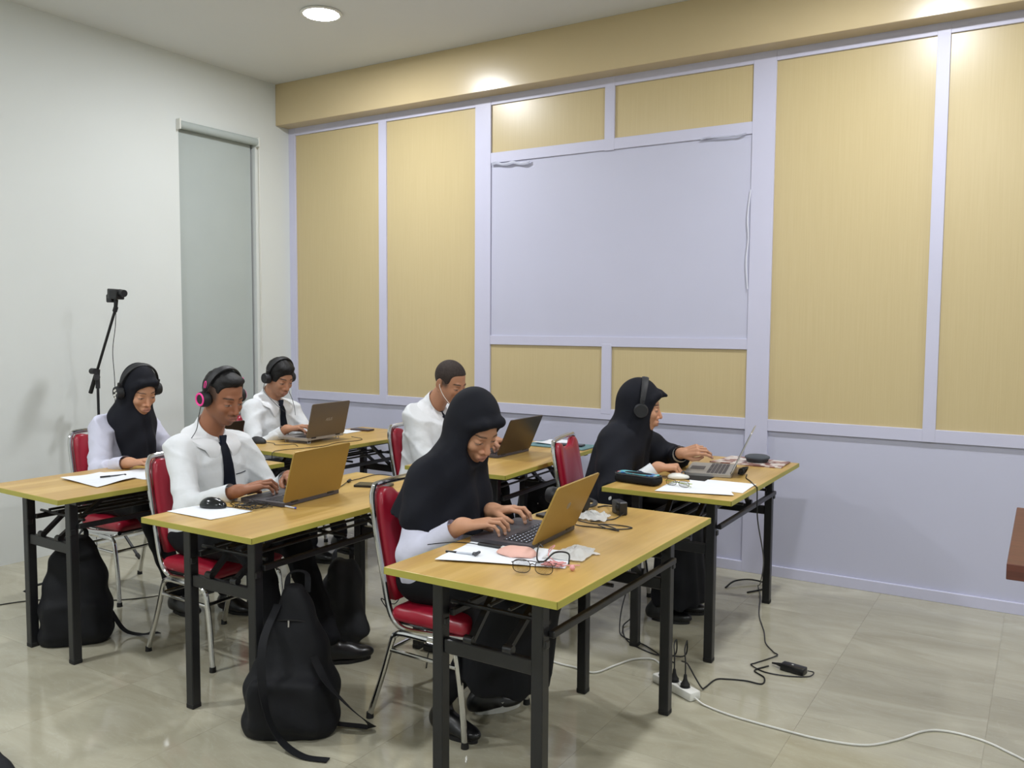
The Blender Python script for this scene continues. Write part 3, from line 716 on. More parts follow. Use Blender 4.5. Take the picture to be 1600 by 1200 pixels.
def person(p):
    fem = p.get('fem', False); yaw = p.get('yaw', 0); fx = np.array([math.cos(math.radians(yaw)), math.sin(math.radians(yaw)), 0.]); ly = np.array([-fx[1], fx[0], 0.]); uz = np.array([0, 0, 1.])
    hip = np.array([*p['hip'], .53]); S = np.array(p['sh'], float); Hc = np.array(p['head'], float); R = hframe(*p['hrot']); w = p.get('w', .155 if fem else .178); big = p.get('big', 1.0)
    hs = p.get('hs', 1.0)
    root = thing('person', p['label'], 'person', (p['hip'][0], p['hip'][1], 0)); org = np.array([p['hip'][0], p['hip'][1], 0.])
    shl, shr = S + ly * w, S - ly * w
    lo = np.minimum.reduce([hip, S, Hc]) - .4; hi = np.maximum.reduce([hip, S, Hc]) + .4
    arms = {}
    for sd, sj in (('L', shl), ('R', shr)):
        Wp = np.array(p['w' + sd], float); sg = 1 if sd == 'L' else -1
        E, W2 = ik(sj, Wp, .285 * p.get('arm', 1), .255 * p.get('arm', 1), p.get('pole' + sd, -uz * 1.0 + ly * sg * .45 - fx * .3)); arms[sd] = (sj, E, W2, sg)
    # --- body: head, torso, legs, forearms and hands, one mesh
    parts = []; cols = []
    neckb = S + uz * .035 - fx * .01
    F = Field(Hc - .19, Hc + .17, p.get('hres', .003)); head_sdf(F, Hc, R, hs, neckb, not fem, p.get('jaw', 1), p.get('nose', 1))
    P, Q = F.mesh(); P = relax(P, Q, 1, .3); parts.append((P - org, Q)); cols.append(face_cols(P, Hc, R, p['skin'], hs, not fem, p.get('fade')))
    hsz = .96 if fem else 1.04
    for sd, (sj, E, W2, sg) in arms.items():
        K = np.array(p['k' + sd], float); fwd = K - W2; fwd /= np.linalg.norm(fwd)
        nrm = np.array(p.get('n' + sd, uz), float); hp = hand_prims(W2, K, nrm, -sg if not p.get('flip' + sd) else sg, hsz, p.get('mode' + sd, 'type'), p.get('curl' + sd, 1))
        b0 = W2 + (E - W2) * .42
        F = Field(np.minimum(W2 + fwd * .18, np.minimum(W2, b0)) - .075, np.maximum(W2 + fwd * .18, np.maximum(W2, b0)) + .075, .0025)
        F.rc(b0, W2, .0285, .0245, k=0); F.rc(W2 - fwd * .01, W2 + fwd * .02, .024, .020, k=.015)
        for a, b_, ra, rb_ in hp: F.rc(a, b_, ra, rb_, k=.0045)
        P, Q = F.mesh(); P = relax(P, Q, 1, .4); parts.append((P - org, Q)); c = np.tile(np.array(s2l(p['skin'])[:3]), (len(P), 1))
        # paler nails and darker knuckle creases
        tips = [hp[6 + 3 * i + 2][1] for i in range(4)]
        for t in tips:
            dd = np.linalg.norm(P - t, axis=1); mk = (dd < .0095) & (((P - t) @ nrm) > .001); c[mk] = c[mk] * .4 + np.array([.62, .42, .36]) * .6
        cols.append(c)
    F = Field(np.minimum(hip, S) - [.2, .25, .15], np.maximum(hip, S) + [.2, .25, .1], .016)
    F.el(hip + uz * .02, (.11, .15, .11), k=0); F.rc(hip + uz * .05, S - uz * .08, .10, .11, k=.05); F.rc(shl - uz * .04, shr - uz * .04, .03, k=.03); F.rc(S - uz * .03, neckb, .05, .045, k=.03)
    for sd, (sj, E, W2, sg) in arms.items(): F.rc(sj - uz * .01, E, .034, .030, k=.02); F.rc(E, E + (W2 - E) * .62, .028, .024, k=.02)
    P, Q = F.mesh(); parts.append((P - org, Q)); cols.append(np.tile(np.array(s2l(p['skin'])[:3]), (len(P), 1)))
    npmesh('body', parts, m_skin, root, np.concatenate(cols))
    # --- shirt
    ms = p.get('shirt', m_shirt); dn = uz
    up_ = (S - hip); up_ /= np.linalg.norm(up_)
    ft = np.cross(ly, up_); Rt = np.stack([ft, ly, up_], 1)
    allp = [hip, S, shl, shr] + [v for a in arms.values() for v in a[1:3]]
    F = Field(np.minimum.reduce(allp) - [.2, .2, .13], np.maximum.reduce(allp) + [.2, .2, .12], .0075)
    F.el(hip + uz * .03 - fx * .01, np.array([.145, .18, .13]) * big, np.stack([fx, ly, uz], 1), k=0)
    F.el(hip + (S - hip) * .38, np.array([.128 if not fem else .115, .165, .17]) * big, Rt, k=.06)
    F.el(hip + (S - hip) * .72, np.array([.122, .178 if not fem else .16, .17]) * big, Rt, k=.06)
    F.rc(shl - ly * .045 + uz * .004, shr + ly * .045 + uz * .004, .060 * big, k=.05); F.rc(S - uz * .02, neckb + uz * .005, .085, .062, k=.04)
    if not fem:
        for q in (1, -1): F.rc(neckb - uz * .012, S + ly * q * w * .62 + uz * .008, .052, .050, k=.03)
    if p.get('scut'): F.plane((0, 0, p['scut']), -uz)
    for sd, (sj, E, W2, sg) in arms.items():
        cf = E + (W2 - E) * p.get('cuff', .84)
        dd = (W2 - E) / np.linalg.norm(W2 - E); F.rc(sj - ly * sg * .014, E, .060 * big, .050 * big, k=.04); F.rc(E, cf - dd * .032, .049 * big, .0375, k=.02)
    X, Y, Z = F.xyz(); wrinkle(F, X, Y, Z, .0052, p.get('seed', 0))
    for sd, (sj, E, W2, sg) in arms.items():
        de = np.sqrt((X - E[0]) ** 2 + (Y - E[1]) ** 2 + (Z - E[2]) ** 2); u1 = (W2 - sj) / np.linalg.norm(W2 - sj)
        F.D -= (.0035 + .0035 * np.sin(95 * ((X - E[0]) * u1[0] + (Y - E[1]) * u1[1] + (Z - E[2]) * u1[2]) + 2 * np.sin(30 * Y + 20 * Z))) .astype(np.float32) * np.exp(-(de / .12) ** 2).astype(np.float32)
    neckdir = (Hc + R @ np.array([-.022, 0, -.06]) - neckb); neckdir /= np.linalg.norm(neckdir)
    F.plane(neckb + neckdir * .022, neckdir)
    F.plane(hip + uz * -.05 - fx * 0, -uz)
    P, Q = F.mesh(); P = relax(P, Q, 1, .5); shirt = npmesh('shirt', [(P - org, Q)], ms, root)
    bvh = BVHTree.FromPolygons([tuple(v) for v in P], [tuple(q) for q in Q])
    for sd, (sj, E, W2, sg) in arms.items():
        if p.get('nocuff'): break
        cf = E + (W2 - E) * p.get('cuff', .84); d = (W2 - E) / np.linalg.norm(W2 - E); bm = bmesh.new()
        a0 = Vector(cf - d * .075 - org); a1 = Vector(cf + d * .012 - org); tube(bm, [a0, a0.lerp(a1, .5), a1], [.0440, .0405, .0395], 20, cap=False)
        tube(bm, [a1, a1.lerp(a0, .5), a0], [.0375, .0365, .036], 20, cap=False)
        bmesh.ops.bridge_loops(bm, edges=[e for e in bm.edges if e.is_boundary]) if False else None
        o = obj('cuff', bm, ms, shirt)
    # --- collar and tie
    if p.get('collar'):
        cd = Vector(neckdir); side = Vector(ly); frt = (side.cross(cd)).normalized(); frt = frt if frt.dot(Vector(fx)) > 0 else -frt; side = cd.cross(frt)
        base = Vector(neckb - org); bm = bmesh.new(); n_ = 40; gap = .10; rows = []
        TT = (.25, .5, .75, 1.0); R2 = np.zeros((n_ + 1, 4)); geo = []
        for i in range(n_ + 1):
            a = gap + (2 * PI - 2 * gap) * i / n_; fr = math.cos(a); pt = max(0, 1 - min(a - gap, 2 * PI - gap - a) / .60)
            dirv = frt * math.cos(a) + side * math.sin(a); tilt = -.030 * fr; hcd = .016 + tilt - .045 * pt; dd_ = (dirv + side * (.28 * pt * (1 if math.sin(a) > 0 else -1))).normalized(); pp = []
            for k, t_ in enumerate(TT):
                hc = (.063 + tilt) * (1 - t_) + hcd * t_; dq = dirv.lerp(dd_, t_).normalized(); bb = base + Vector(org) + cd * hc; h = bvh.ray_cast(bb + dq * .3, -dq, .3)[0]
                R2[i, k] = min(max((h - bb).dot(dq) + .007 if h is not None else 0, .067 + .010 * t_), .15); pp.append((hc, dq))
            geo.append((dirv, tilt, pp))
        Rm = np.stack([R2[max(0, i - 2):i + 3].max(0) for i in range(n_ + 1)]); Rm = np.stack([Rm[max(0, i - 2):i + 3].mean(0) for i in range(n_ + 1)])
        for i, (dirv, tilt, pp) in enumerate(geo):
            v_ = [base + dirv * .059 + cd * tilt, base + dirv * .0605 + cd * (.060 + tilt), base + dirv * .0655 + cd * (.063 + tilt)] + [base + cd * hc + dq * Rm[i, k] for k, (hc, dq) in enumerate(pp)]
            rows.append([bm.verts.new(v) for v in v_])
        for A, B in zip(rows, rows[1:]):
            for k in range(6): bm.faces.new((A[k], A[k + 1], B[k + 1], B[k]))
        obj('collar', bm, m_collar, shirt, 60)
    if p.get('tie'):
        cd = Vector(neckdir); start = Vector(neckb) + Vector(fx) * .082 + cd * .0; lyv = Vector(ly); bm = bmesh.new(); pts = []
        nz = 22; z0, z1 = start.z - .012, hip[2] + p.get('tiel', .10)
        for i in range(nz + 1):
            z = z0 + (z1 - z0) * i / nz; cen = Vector((hip[0] + (S[0] - hip[0]) * min(1, (z - hip[2]) / (S[2] - hip[2])), hip[1] + (S[1] - hip[1]) * min(1, (z - hip[2]) / (S[2] - hip[2])), z))
            row = []; wd = .019 + .026 * (i / nz) if i < nz else .004
            for k in (-1, 0, 1):
                o_ = cen + Vector(fx) * .5 + lyv * (wd * k); h = bvh.ray_cast(o_, -Vector(fx), 1)[0]
                row.append((h.x if h is not None else cen.x, h.y if h is not None else cen.y, z, wd))
            pts.append((max(row, key=lambda r_: Vector(r_[:3]).dot(Vector(fx))), wd, z, cen))
        prev = None; rows = []
        for (rw, wd, z, cen) in pts:
            hx = Vector((rw[0], rw[1], 0)).dot(Vector(fx)) + .004; c0 = cen - Vector(fx) * cen.dot(Vector(fx)); c0 = Vector((c0.x, c0.y, z)) + Vector(fx) * hx
            rows.append([bm.verts.new(c0 + lyv * wd * k + Vector(fx) * (.005 if k == 0 else 0) - Vector(org)) for k in (-1, 0, 1)])
        for A, B in zip(rows, rows[1:]):
            for k in range(2): bm.faces.new((A[k], A[k + 1], B[k + 1], B[k]))
        bmesh.ops.solidify(bm, geom=bm.faces[:], thickness=.004); tie = obj('tie', bm, m_tie, root, 50)
        bm = bmesh.new(); kp = rows and Vector((0, 0, 0)); c0 = Vector(pts[0][3]); hx = Vector(pts[0][0][:3]).dot(Vector(fx)); k0 = c0 - Vector(fx) * c0.dot(Vector(fx)) + Vector(fx) * (hx + .004) - Vector(org)
        M_ = Matrix((Vector(fx), lyv, Vector(uz))).transposed().to_4x4(); M_.translation = k0 + Vector((0, 0, .008))
        vs = []
        for z, wy, dx in ((.022, .020, .012), (-.022, .013, .012)):
            for sx_, sy_ in ((0, -1), (1, -1), (1, 1), (0, 1)): vs.append(bm.verts.new(M_ @ Vector((sx_ * dx, sy_ * wy, z))))
        for f_ in ((0, 1, 2, 3), (4, 7, 6, 5), (0, 4, 5, 1), (1, 5, 6, 2), (2, 6, 7, 3), (3, 7, 4, 0)): bm.faces.new([vs[i] for i in f_])
        bmesh.ops.bevel(bm, geom=bm.edges[:], offset=.003, segments=2, affect='EDGES'); obj('tie_knot', bm, m_tie, tie)
    if p.get('placket'):
        lyv = Vector(ly)
        for i in range(4):
            z = S[2] - .09 - i * .075; cen = hip + (S - hip) * (z - hip[2]) / (S[2] - hip[2]); h = bvh.ray_cast(Vector(cen) + Vector(fx) * .5 + lyv * .045, -Vector(fx), 1)[0]
    if p.get('pocket'):
        cen = hip + (S - hip) * .68; bm = bmesh.new(); a = []
        for dy in (.045, .125):
            h = bvh.ray_cast(Vector(cen) + Vector(fx) * .6 + Vector(ly) * dy, -Vector(fx), 1)[0]
            a.append((h if h is not None else Vector(cen)) + Vector(fx) * .002 - Vector(org))
        tube(bm, [a[0], a[0].lerp(a[1], .5) + Vector(fx) * .004, a[1]], .0022, 6); obj('pocket_trim', bm, m_tie, shirt)
    # --- legs and shoes
    kn = {}; F = None; pts = [hip]
    for sd, sg in (('L', 1), ('R', -1)):
        k = hip + fx * p.get('thigh', .40) + ly * sg * p.get('spread', .11) - uz * .005; a = np.array([*p['foot' + sd], .09]); kn[sd] = (hip + ly * sg * .085 - fx * .02, k, a); pts += [k, a]
    lo_, hi_ = np.minimum.reduce(pts) - .16, np.maximum.reduce(pts) + .16; lo_[2] = .0
    F = Field(lo_, hi_, .010)
    F.el(hip - fx * .005 + uz * .0, np.array([.15, .178, .105]) * big, np.stack([fx, ly, uz], 1), k=0)
    for sd, (h0, k, a) in kn.items():
        F.rc(h0, k, .088, .066, k=.03); F.rc(k, a + uz * .03, .062 if not p.get('skirt') else .052, .048 if not p.get('skirt') else .040, k=.03)
    if p.get('skirt'):
        kl, kr = kn['L'][1], kn['R'][1]; F.rc(kl, kr, .085, k=.05); mid = (kl + kr) / 2; F.rc(hip, mid, .11, .10, k=.06)
        fm = (kn['L'][2] + kn['R'][2]) / 2; fm = fm * .5 + mid * .5; fm = fm + fx * .05; fm[2] = p.get('hem', .12); top = mid - uz * .02
        F.ec(top + uz * .02, fm, (.11, .19), p.get('hemr', (.17, .26)), fx, ly, k=.05)
    X, Y, Z = F.xyz()
    if p.get('skirt'): th = np.arctan2(Y - hip[1], X - hip[0] - .35); F.D += (.006 * np.sin(th * 9 + 3 * Z) * np.clip(.55 - Z, 0, .3) / .3).astype(np.float32)
    else: wrinkle(F, X, Y, Z, .005, p.get('seed', 0) + 3)
    F.plane((0, 0, hip[2] + .07), uz)
    cloth(F, 'skirt' if p.get('skirt') else 'trousers', m_trous, root, org, 5 if p.get('skirt') else 2)
    for sd, sg in (('L', 1), ('R', -1)):
        a = kn[sd][2]; fd = np.array([*p.get('dir' + sd, (fx[0], fx[1])), 0.]); fd /= np.linalg.norm(fd); sdv = np.cross(uz, fd); RR = np.stack([fd, sdv, uz], 1); b0 = np.array([a[0], a[1], 0])
        F = Field(b0 - .22, b0 + .24, .006); F.lo[2] = -.02
        F = Field(b0 + [-.24, -.24, -.01], b0 + [.26, .26, .16], .006)
        ss = .86 if fem else 1.0
        F.el(b0 + fd * -.02 * ss + uz * .050 * ss, np.array([.055, .038, .055]) * ss, RR, k=0); F.el(b0 + fd * .11 * ss + uz * .034 * ss, np.array([.09, .045, .034]) * ss, RR, k=.03); F.rc(b0 + uz * .06 * ss, b0 + uz * .12, .040 * ss, .038 * ss, k=.03); F.el(b0 + fd * .05 * ss + uz * .05 * ss, np.array([.08, .038, .042]) * ss, RR, k=.02)
        F.plane((0, 0, .014), -uz)
        P, Q = F.mesh(); P = relax(P, Q, 1); sh = npmesh('shoe', [(P - org, Q)], m_shoe, root)
        bm = bmesh.new(); ol = []
        for t in range(28):
            an = 2 * PI * t / 28; x = math.cos(an); y = math.sin(an); L_ = .135 if x > 0 else .085; wd = .046 if x > 0 else .038
            ol.append(((x * L_ + .05) * ss, y * wd * (1 - .1 * abs(x)) * ss))
        M_ = Matrix((Vector(fd), Vector(sdv), Vector(uz))).transposed().to_4x4(); M_.translation = Vector(b0 - org)
        prism(bm, ol, .001, (.042) if p.get('whitesole') == sd else .016, M_); obj('sole', bm, m_sole if p.get('whitesole') == sd else m_rubber, sh)
    # --- hair
    T = lambda f, l, u: Hc + R @ (np.array([f, l, u]) * hs)
    if p.get('hair'):
        kind = p['hair']; F = Field(Hc - .15, Hc + .17, .0035)
        th = dict(quiff=.007, full=.011, crew=.0065)[kind]
        F.el(T(-.010, 0, .037), np.array([.094 + th * .7, .075 + th * .8, .086 + th]) * hs, R, k=0)
        if kind == 'quiff':
            F.el(T(.050, 0, .098), np.array([.040, .052, .021]) * hs, R, k=.015); 
            for s in (-1, 1): F.el(T(0, s * .098, .006), np.array([.16, .038, .072]) * hs, R, k=.010, op='sub')
        if kind == 'full': F.el(T(.045, 0, .090), np.array([.042, .056, .026]) * hs, R, k=.02)
        if kind == 'full': F.el(T(.105, 0, -.012), np.array([.056, .105, .076]) * hs, R, k=.008, op='sub')
        else: F.bx(T(.108, 0, -.022), np.array([.060, .12, .098]) * hs, R, rad=.03 * hs, k=.008, op='sub')
        F.el(T(.030, 0, -.085), np.array([.085, .12, .085]) * hs, R, k=.008, op='sub')
        F.el(T(-.08, 0, -.09), np.array([.1, .12, .055]) * hs, R, k=.008, op='sub')
        for s in (-1, 1): F.el(T(.0, s * .08, -.012), np.array([.030, .02, .036]) * hs, R, k=.005, op='sub')
        X, Y, Z = F.xyz()
        if kind != 'crew': F.D += (.0013 * np.sin(170 * Y + 30 * X + 4 * np.sin(40 * Z)) * np.sin(60 * Z + 25 * X)).astype(np.float32)
        cloth(F, 'hair', m_hairs if kind == 'crew' else m_hair, root, org, 1)
    # --- hijab
    if p.get('hijab'):
        hj = p['hijab']; dr = hj['drape']; K_ = np.array(dr, float); cc = np.array([K_[0, 1], K_[0, 2], K_[0, 0]])
        mr = K_[:, 3:].max() + .07
        F = Field(np.minimum(Hc, [K_[:, 1].min(), K_[:, 2].min(), K_[:, 0].min()]) - [mr, mr, .06], np.maximum(Hc, [K_[:, 1].max(), K_[:, 2].max(), 0]) + [mr, mr, .17], .0055)
        F.el(T(-.014, 0, .022), np.array(hj.get('hood', (.112, .089, .128))), R, k=0)
        F.rc(T(-.03, 0, -.05), T(.012, 0, -.115), .080, .058, k=.04)
        F.loft(dr, fx, ly, k=hj.get('k', .05))
        if hj.get('cape'):
            F.rc(shl - ly * .01, shr + ly * .01, .062, k=.05)
            if hj.get('sleeves'):
                for sd, (sj, E, W2, sg) in arms.items(): cf = E + (W2 - E) * .62; F.rc(sj, E, .072, .072, k=.07); F.rc(E, cf, .070, .053, k=.04)
            for sd, (sj, E, W2, sg) in arms.items(): F.rc(sj, sj + (E - sj) * .45, .062, .064, k=.06)
        for a, b_, ra, rb_ in hj.get('extra', []): F.rc(a, b_, ra, rb_, k=hj.get('ke', .06))
        X, Y, Z = F.xyz(); c = cc; thx = np.arctan2(Y - c[1], X - c[0]); zt = K_[-1, 0] if K_[-1, 0] > K_[0, 0] else K_[0, 0]
        F.D += (hj.get('fold', .008) * np.sin(thx * hj.get('nf', 9) + 5 * (Z - c[2]) + hj.get('ph', 0) + .8 * np.sin(thx * 3)) * np.clip((zt - Z) / .25, 0, 1)).astype(np.float32)
        F.D += (.0025 * np.sin(45 * (X - Z) + 12 * Y) * np.clip((zt + .05 - Z) / .2, 0, 1)).astype(np.float32)
        for q in hj.get('cuts', []): F.el(q[0], q[1], k=.02, op='sub')
        for q in hj.get('planes', []): F.plane(q[0], q[1])
        F.el(T(.126, 0, -.016), np.array([.094, .084, .094]) * hs, R, k=.006, op='sub')
        F.rc(T(.080, -.040, .078), T(.080, .040, .078), .0085, .0085, k=.03)
        [F.rc(T(.050, q * .064, .050), T(.080, q * .040, .078), .007, .0085, k=.03) for q in (-1, 1)]
        if hj.get('peak'): F.rc(T(.09, 0, .085), T(*hj['peak']), .016, .009, k=.025)
        cloth(F, 'hijab', m_hijab, root, org, 2)
    return root, dict(Hc=Hc, R=R, T=T, arms=arms, org=org, S=S)

def headphones(label, Hc, R, rl, ru, f0=-.008, ring=False, pos_u=-.005, flower=False, mt=None, hs=1.0, tilt=0):
    mt = mt or m_plasticm
    t = thing('headphones', label, 'headphones', tuple(Hc)); Rm = Matrix([list(r) for r in R])
    def W(f, l, u): return Rm @ Vector((f, l, u))
    bm = bmesh.new(); pts = []
    n_ = 26
    rows = []
    for i in range(n_ + 1):
        a = PI * i / n_; l = rl * math.cos(a); u = .02 + (ru - .02) * max(0, math.sin(a)) ** .9; nn = Vector((0, math.cos(a), math.sin(a)))
        fo = f0 + tilt * math.sin(a)
        hwid = .011 + .006 * math.sin(a); tk = .0025 + .004 * math.sin(a)
        rows.append([bm.verts.new(W(fo + x * hwid, l + nn.y * y * tk, u + nn.z * y * tk)) for x, y in ((-1, -.6), (-1, .6), (-.5, 1), (.5, 1), (1, .6), (1, -.6), (.5, -1), (-.5, -1))])
    for A, B in zip(rows, rows[1:]):
        for k in range(8): bm.faces.new((A[k], A[(k + 1) % 8], B[(k + 1) % 8], B[k]))
    bm.faces.new(rows[0][::-1]); bm.faces.new(rows[-1]); obj('headband', bm, mt, t)
    for s in (-1, 1):
        def cy(name, l0, l1, r0, r1, m_, par, fo=f0, uo=pos_u):
            bm = bmesh.new(); tube(bm, [W(fo, s * l0, uo), W(fo, s * (l0 * .3 + l1 * .7), uo), W(fo, s * l1, uo)], [r0, r0 * .5 + r1 * .5 + .001, r1], 28); return obj(name, bm, m_, par)
        cp_ = cy('ear_cup', rl - .012, rl + .020, .036, .031, mt, t)
        cy('ear_pad', rl - .024, rl - .010, .031, .036, m_plastic, cp_)
        bm = bmesh.new(); tube(bm, [W(f0 + tilt * .1, s * (rl + .002), .012), W(f0, s * (rl + .006), .05)], [.010, .008], 8); obj('yoke', bm, mt, t)
        if ring:
            bm = bmesh.new(); pts = [W(f0 + .0255 * math.cos(a), s * (rl + .020), pos_u + .0255 * math.sin(a)) for a in [2 * PI * k / 28 for k in range(28)]]
            tube(bm, pts, .0045, 8, closed=True); obj('pink_ring', bm, m_pink, cp_)
            bm = bmesh.new(); pts = [W(f0 + .006 * math.cos(a), s * (rl + .0065), .064 + .017 * math.sin(a)) for a in [2 * PI * k / 20 for k in range(20)]]
            tube(bm, pts, .0016, 6, closed=True); obj('pink_slot', bm, m_pink, t)
        if flower:
            for k, (df, du) in enumerate(((.0, .016), (.012, .004), (-.010, .006), (.004, -.010), (-.008, -.018), (.010, -.022))):
                bm = bmesh.new(); tube(bm, [W(f0 + df, s * (rl + .019), pos_u + du), W(f0 + df, s * (rl + .0225), pos_u + du)], .0062, 7); obj('flower_print', bm, m_whitep, cp_)
    return t
def cable(name, label, pts, r, m_, cat='cable', n=8, group=None):
    bm = bmesh.new(); tube(bm, catmull(pts, n), r, 6); o = obj(name, bm, m_, None, 60)
    return tag(o, label, cat, group)

SK1, SK2, SK3 = (176, 128, 100), (152, 102, 76), (190, 142, 112)
# woman at the nearest table
pA, iA = person(dict(label='woman in long black hijab and lilac-white blouse bent over the nearest laptop', fem=True, hip=(3.40, -2.50), sh=(3.43, -2.50, .915), head=(3.555, -2.50, 1.105), hrot=(-14, 34, 5),
    wR=(3.675, -2.735, .800), kR=(3.770, -2.668, .812), wL=(3.625, -2.475, .800), kL=(3.72, -2.462, .812), skin=SK3, shirt=m_shirtl, seed=1, arm=.97, cuff=.80, hres=.0028, hs=1.02, w=.134, nose=.88, jaw=.93,
    skirt=True, thigh=.38, hem=.205, hemr=(.15, .21), footR=(3.52, -2.635), footL=(3.555, -2.435), dirL=(.55, .83), dirR=(1, -.1), whitesole='L', poleR=(-.35, -.35, -1),
    hijab=dict(cape=True, drape=[(.62, 3.425, -2.5, .185, .25), (.70, 3.425, -2.5, .182, .247), (.77, 3.425, -2.5, .176, .238), (.85, 3.440, -2.5, .146, .205), (.90, 3.455, -2.5, .125, .182), (.95, 3.465, -2.5, .112, .155), (1.02, 3.485, -2.5, .098, .115), (1.08, 3.52, -2.5, .070, .070), (1.10, 3.53, -2.5, .03, .03)], fold=.011, nf=7, planes=[((3.26, -2.5, .80), (-.24, 0, -1))])))
# man with the pink-ringed headphones
pB, iB = person(dict(label='man in white shirt and navy tie typing at the middle near table', hip=(2.12, -2.53), sh=(2.12, -2.53, .925), head=(2.205, -2.52, 1.150), hrot=(-2, 20, 2),
    wR=(2.555, -2.735, .797), kR=(2.590, -2.645, .812), wL=(2.475, -2.385, .797), kL=(2.560, -2.435, .808), skin=SK2, seed=2, arm=1.05, cuff=.82, collar=True, tie=True, hair='quiff', fade=-.018, jaw=1.04,
    footR=(2.66, -2.62), footL=(2.72, -2.40), dirL=(.65, .76), thigh=.42, pocket=True))
headphones('black headphones with glowing pink rings, worn by the man in the middle', iB['Hc'], iB['R'], .092, .137, ring=True)
# woman at the far left table
pC, iC = person(dict(label='woman in black hijab and white blouse at the far left table', fem=True, hip=(1.02, -2.25), sh=(1.07, -2.25, .915), head=(1.205, -2.25, 1.115), hrot=(-6, 22, 3),
    wR=(1.485, -2.505, .785), kR=(1.575, -2.470, .795), wL=(1.44, -2.14, .785), kL=(1.53, -2.16, .795), skin=SK3, shirt=m_shirtl, seed=3, arm=.98, cuff=.84, nose=.88, jaw=.95, hs=1.02,
    footR=(1.60, -2.33), footL=(1.80, -2.18), dirL=(1, .1), thigh=.40,
    hijab=dict(drape=[(.66, 1.195, -2.25, .085, .085), (.74, 1.19, -2.25, .092, .090), (.82, 1.17, -2.25, .105, .100), (.90, 1.14, -2.25, .122, .122), (.96, 1.125, -2.25, .128, .130), (1.02, 1.13, -2.25, .105, .105), (1.07, 1.145, -2.25, .070, .070), (1.09, 1.15, -2.25, .03, .03)], fold=.007, nf=6, planes=[((1.1, -2.5, .74), (0, 0, -1))])))
headphones('black headphones with white flower print over the far left woman\'s hijab', iC['Hc'], iC['R'], .104, .147, flower=True, f0=-.012)
# man in the far corner
pD, iD = person(dict(label='young man in white shirt with black trimmed pocket in the far corner', hip=(.95, -1.12), sh=(.97, -1.12, .925), head=(1.045, -1.11, 1.125), hrot=(-8, 24, 0),
    wR=(1.30, -1.285, .820), kR=(1.385, -1.25, .832), wL=(1.29, -1.00, .820), kL=(1.375, -1.03, .832), skin=SK1, seed=4, arm=1.02, cuff=.84, collar=True, tie=True, pocket=True, hair='full', jaw=.94,
    footR=(1.45, -1.25), footL=(1.47, -1.0)))
headphones('black over-ear headphones worn by the young man in the far corner', iD['Hc'], iD['R'], .094, .139)
# big man with earphones
pE, iE = person(dict(label='broad man with cropped hair and white earphones at the back', hip=(2.25, -1.05), sh=(2.27, -1.05, .945), head=(2.395, -1.06, 1.145), hrot=(-4, 24, 3), w=.19, big=1.2,
    wR=(2.60, -1.17, .80), kR=(2.69, -1.13, .812), wL=(2.62, -.90, .80), kL=(2.71, -.93, .812), skin=SK1, seed=5, arm=1.04, cuff=.86, collar=True, tie=True, tiel=.2, hair='crew', fade=-.028, jaw=1.12, nose=1.15,
    footR=(2.75, -1.2), footL=(2.75, -.9)))
# woman in black at the right
pF, iF = person(dict(label='woman in long black veil and headphones seated by the panelled wall', fem=True, scut=.70, yaw=12, hip=(3.43, -1.07), sh=(3.50, -1.08, .895), head=(3.600, -1.09, 1.070), hrot=(25, 8, 2),
    wR=(3.765, -1.235, .800), kR=(3.845, -1.19, .803), wL=(3.80, -1.02, .845), kL=(3.885, -1.02, .87), poleR=(-.5, -.55, -.8), poleL=(-.3, .9, -.4), modeR='fist', modeL='loose', nL=(-.3, -.75, .6), curlL=.8, skin=SK3, seed=6, arm=.97, cuff=.86, hs=1.0, w=.14, nose=.9,
    skirt=True, thigh=.36, hem=.09, hemr=(.12, .20), footR=(3.72, -1.1), footL=(3.74, -.93),
    hijab=dict(cape=True, drape=[(.42, 3.45, -1.075, .165, .25), (.60, 3.465, -1.075, .160, .24), (.76, 3.478, -1.075, .148, .225), (.86, 3.500, -1.08, .135, .20), (.92, 3.515, -1.08, .122, .17), (1.0, 3.545, -1.085, .098, .11), (1.05, 3.57, -1.09, .065, .065), (1.07, 3.58, -1.09, .03, .03)], fold=.008, nf=8, k=.06, ke=.10, peak=(.120, 0, .078),
        sleeves=True, planes=[((3.4, -1.1, .46), (0, 0, -1))])))
headphones('black headphones worn over the black veil at the right', iF['Hc'], iF['R'], .103, .150, f0=.004)
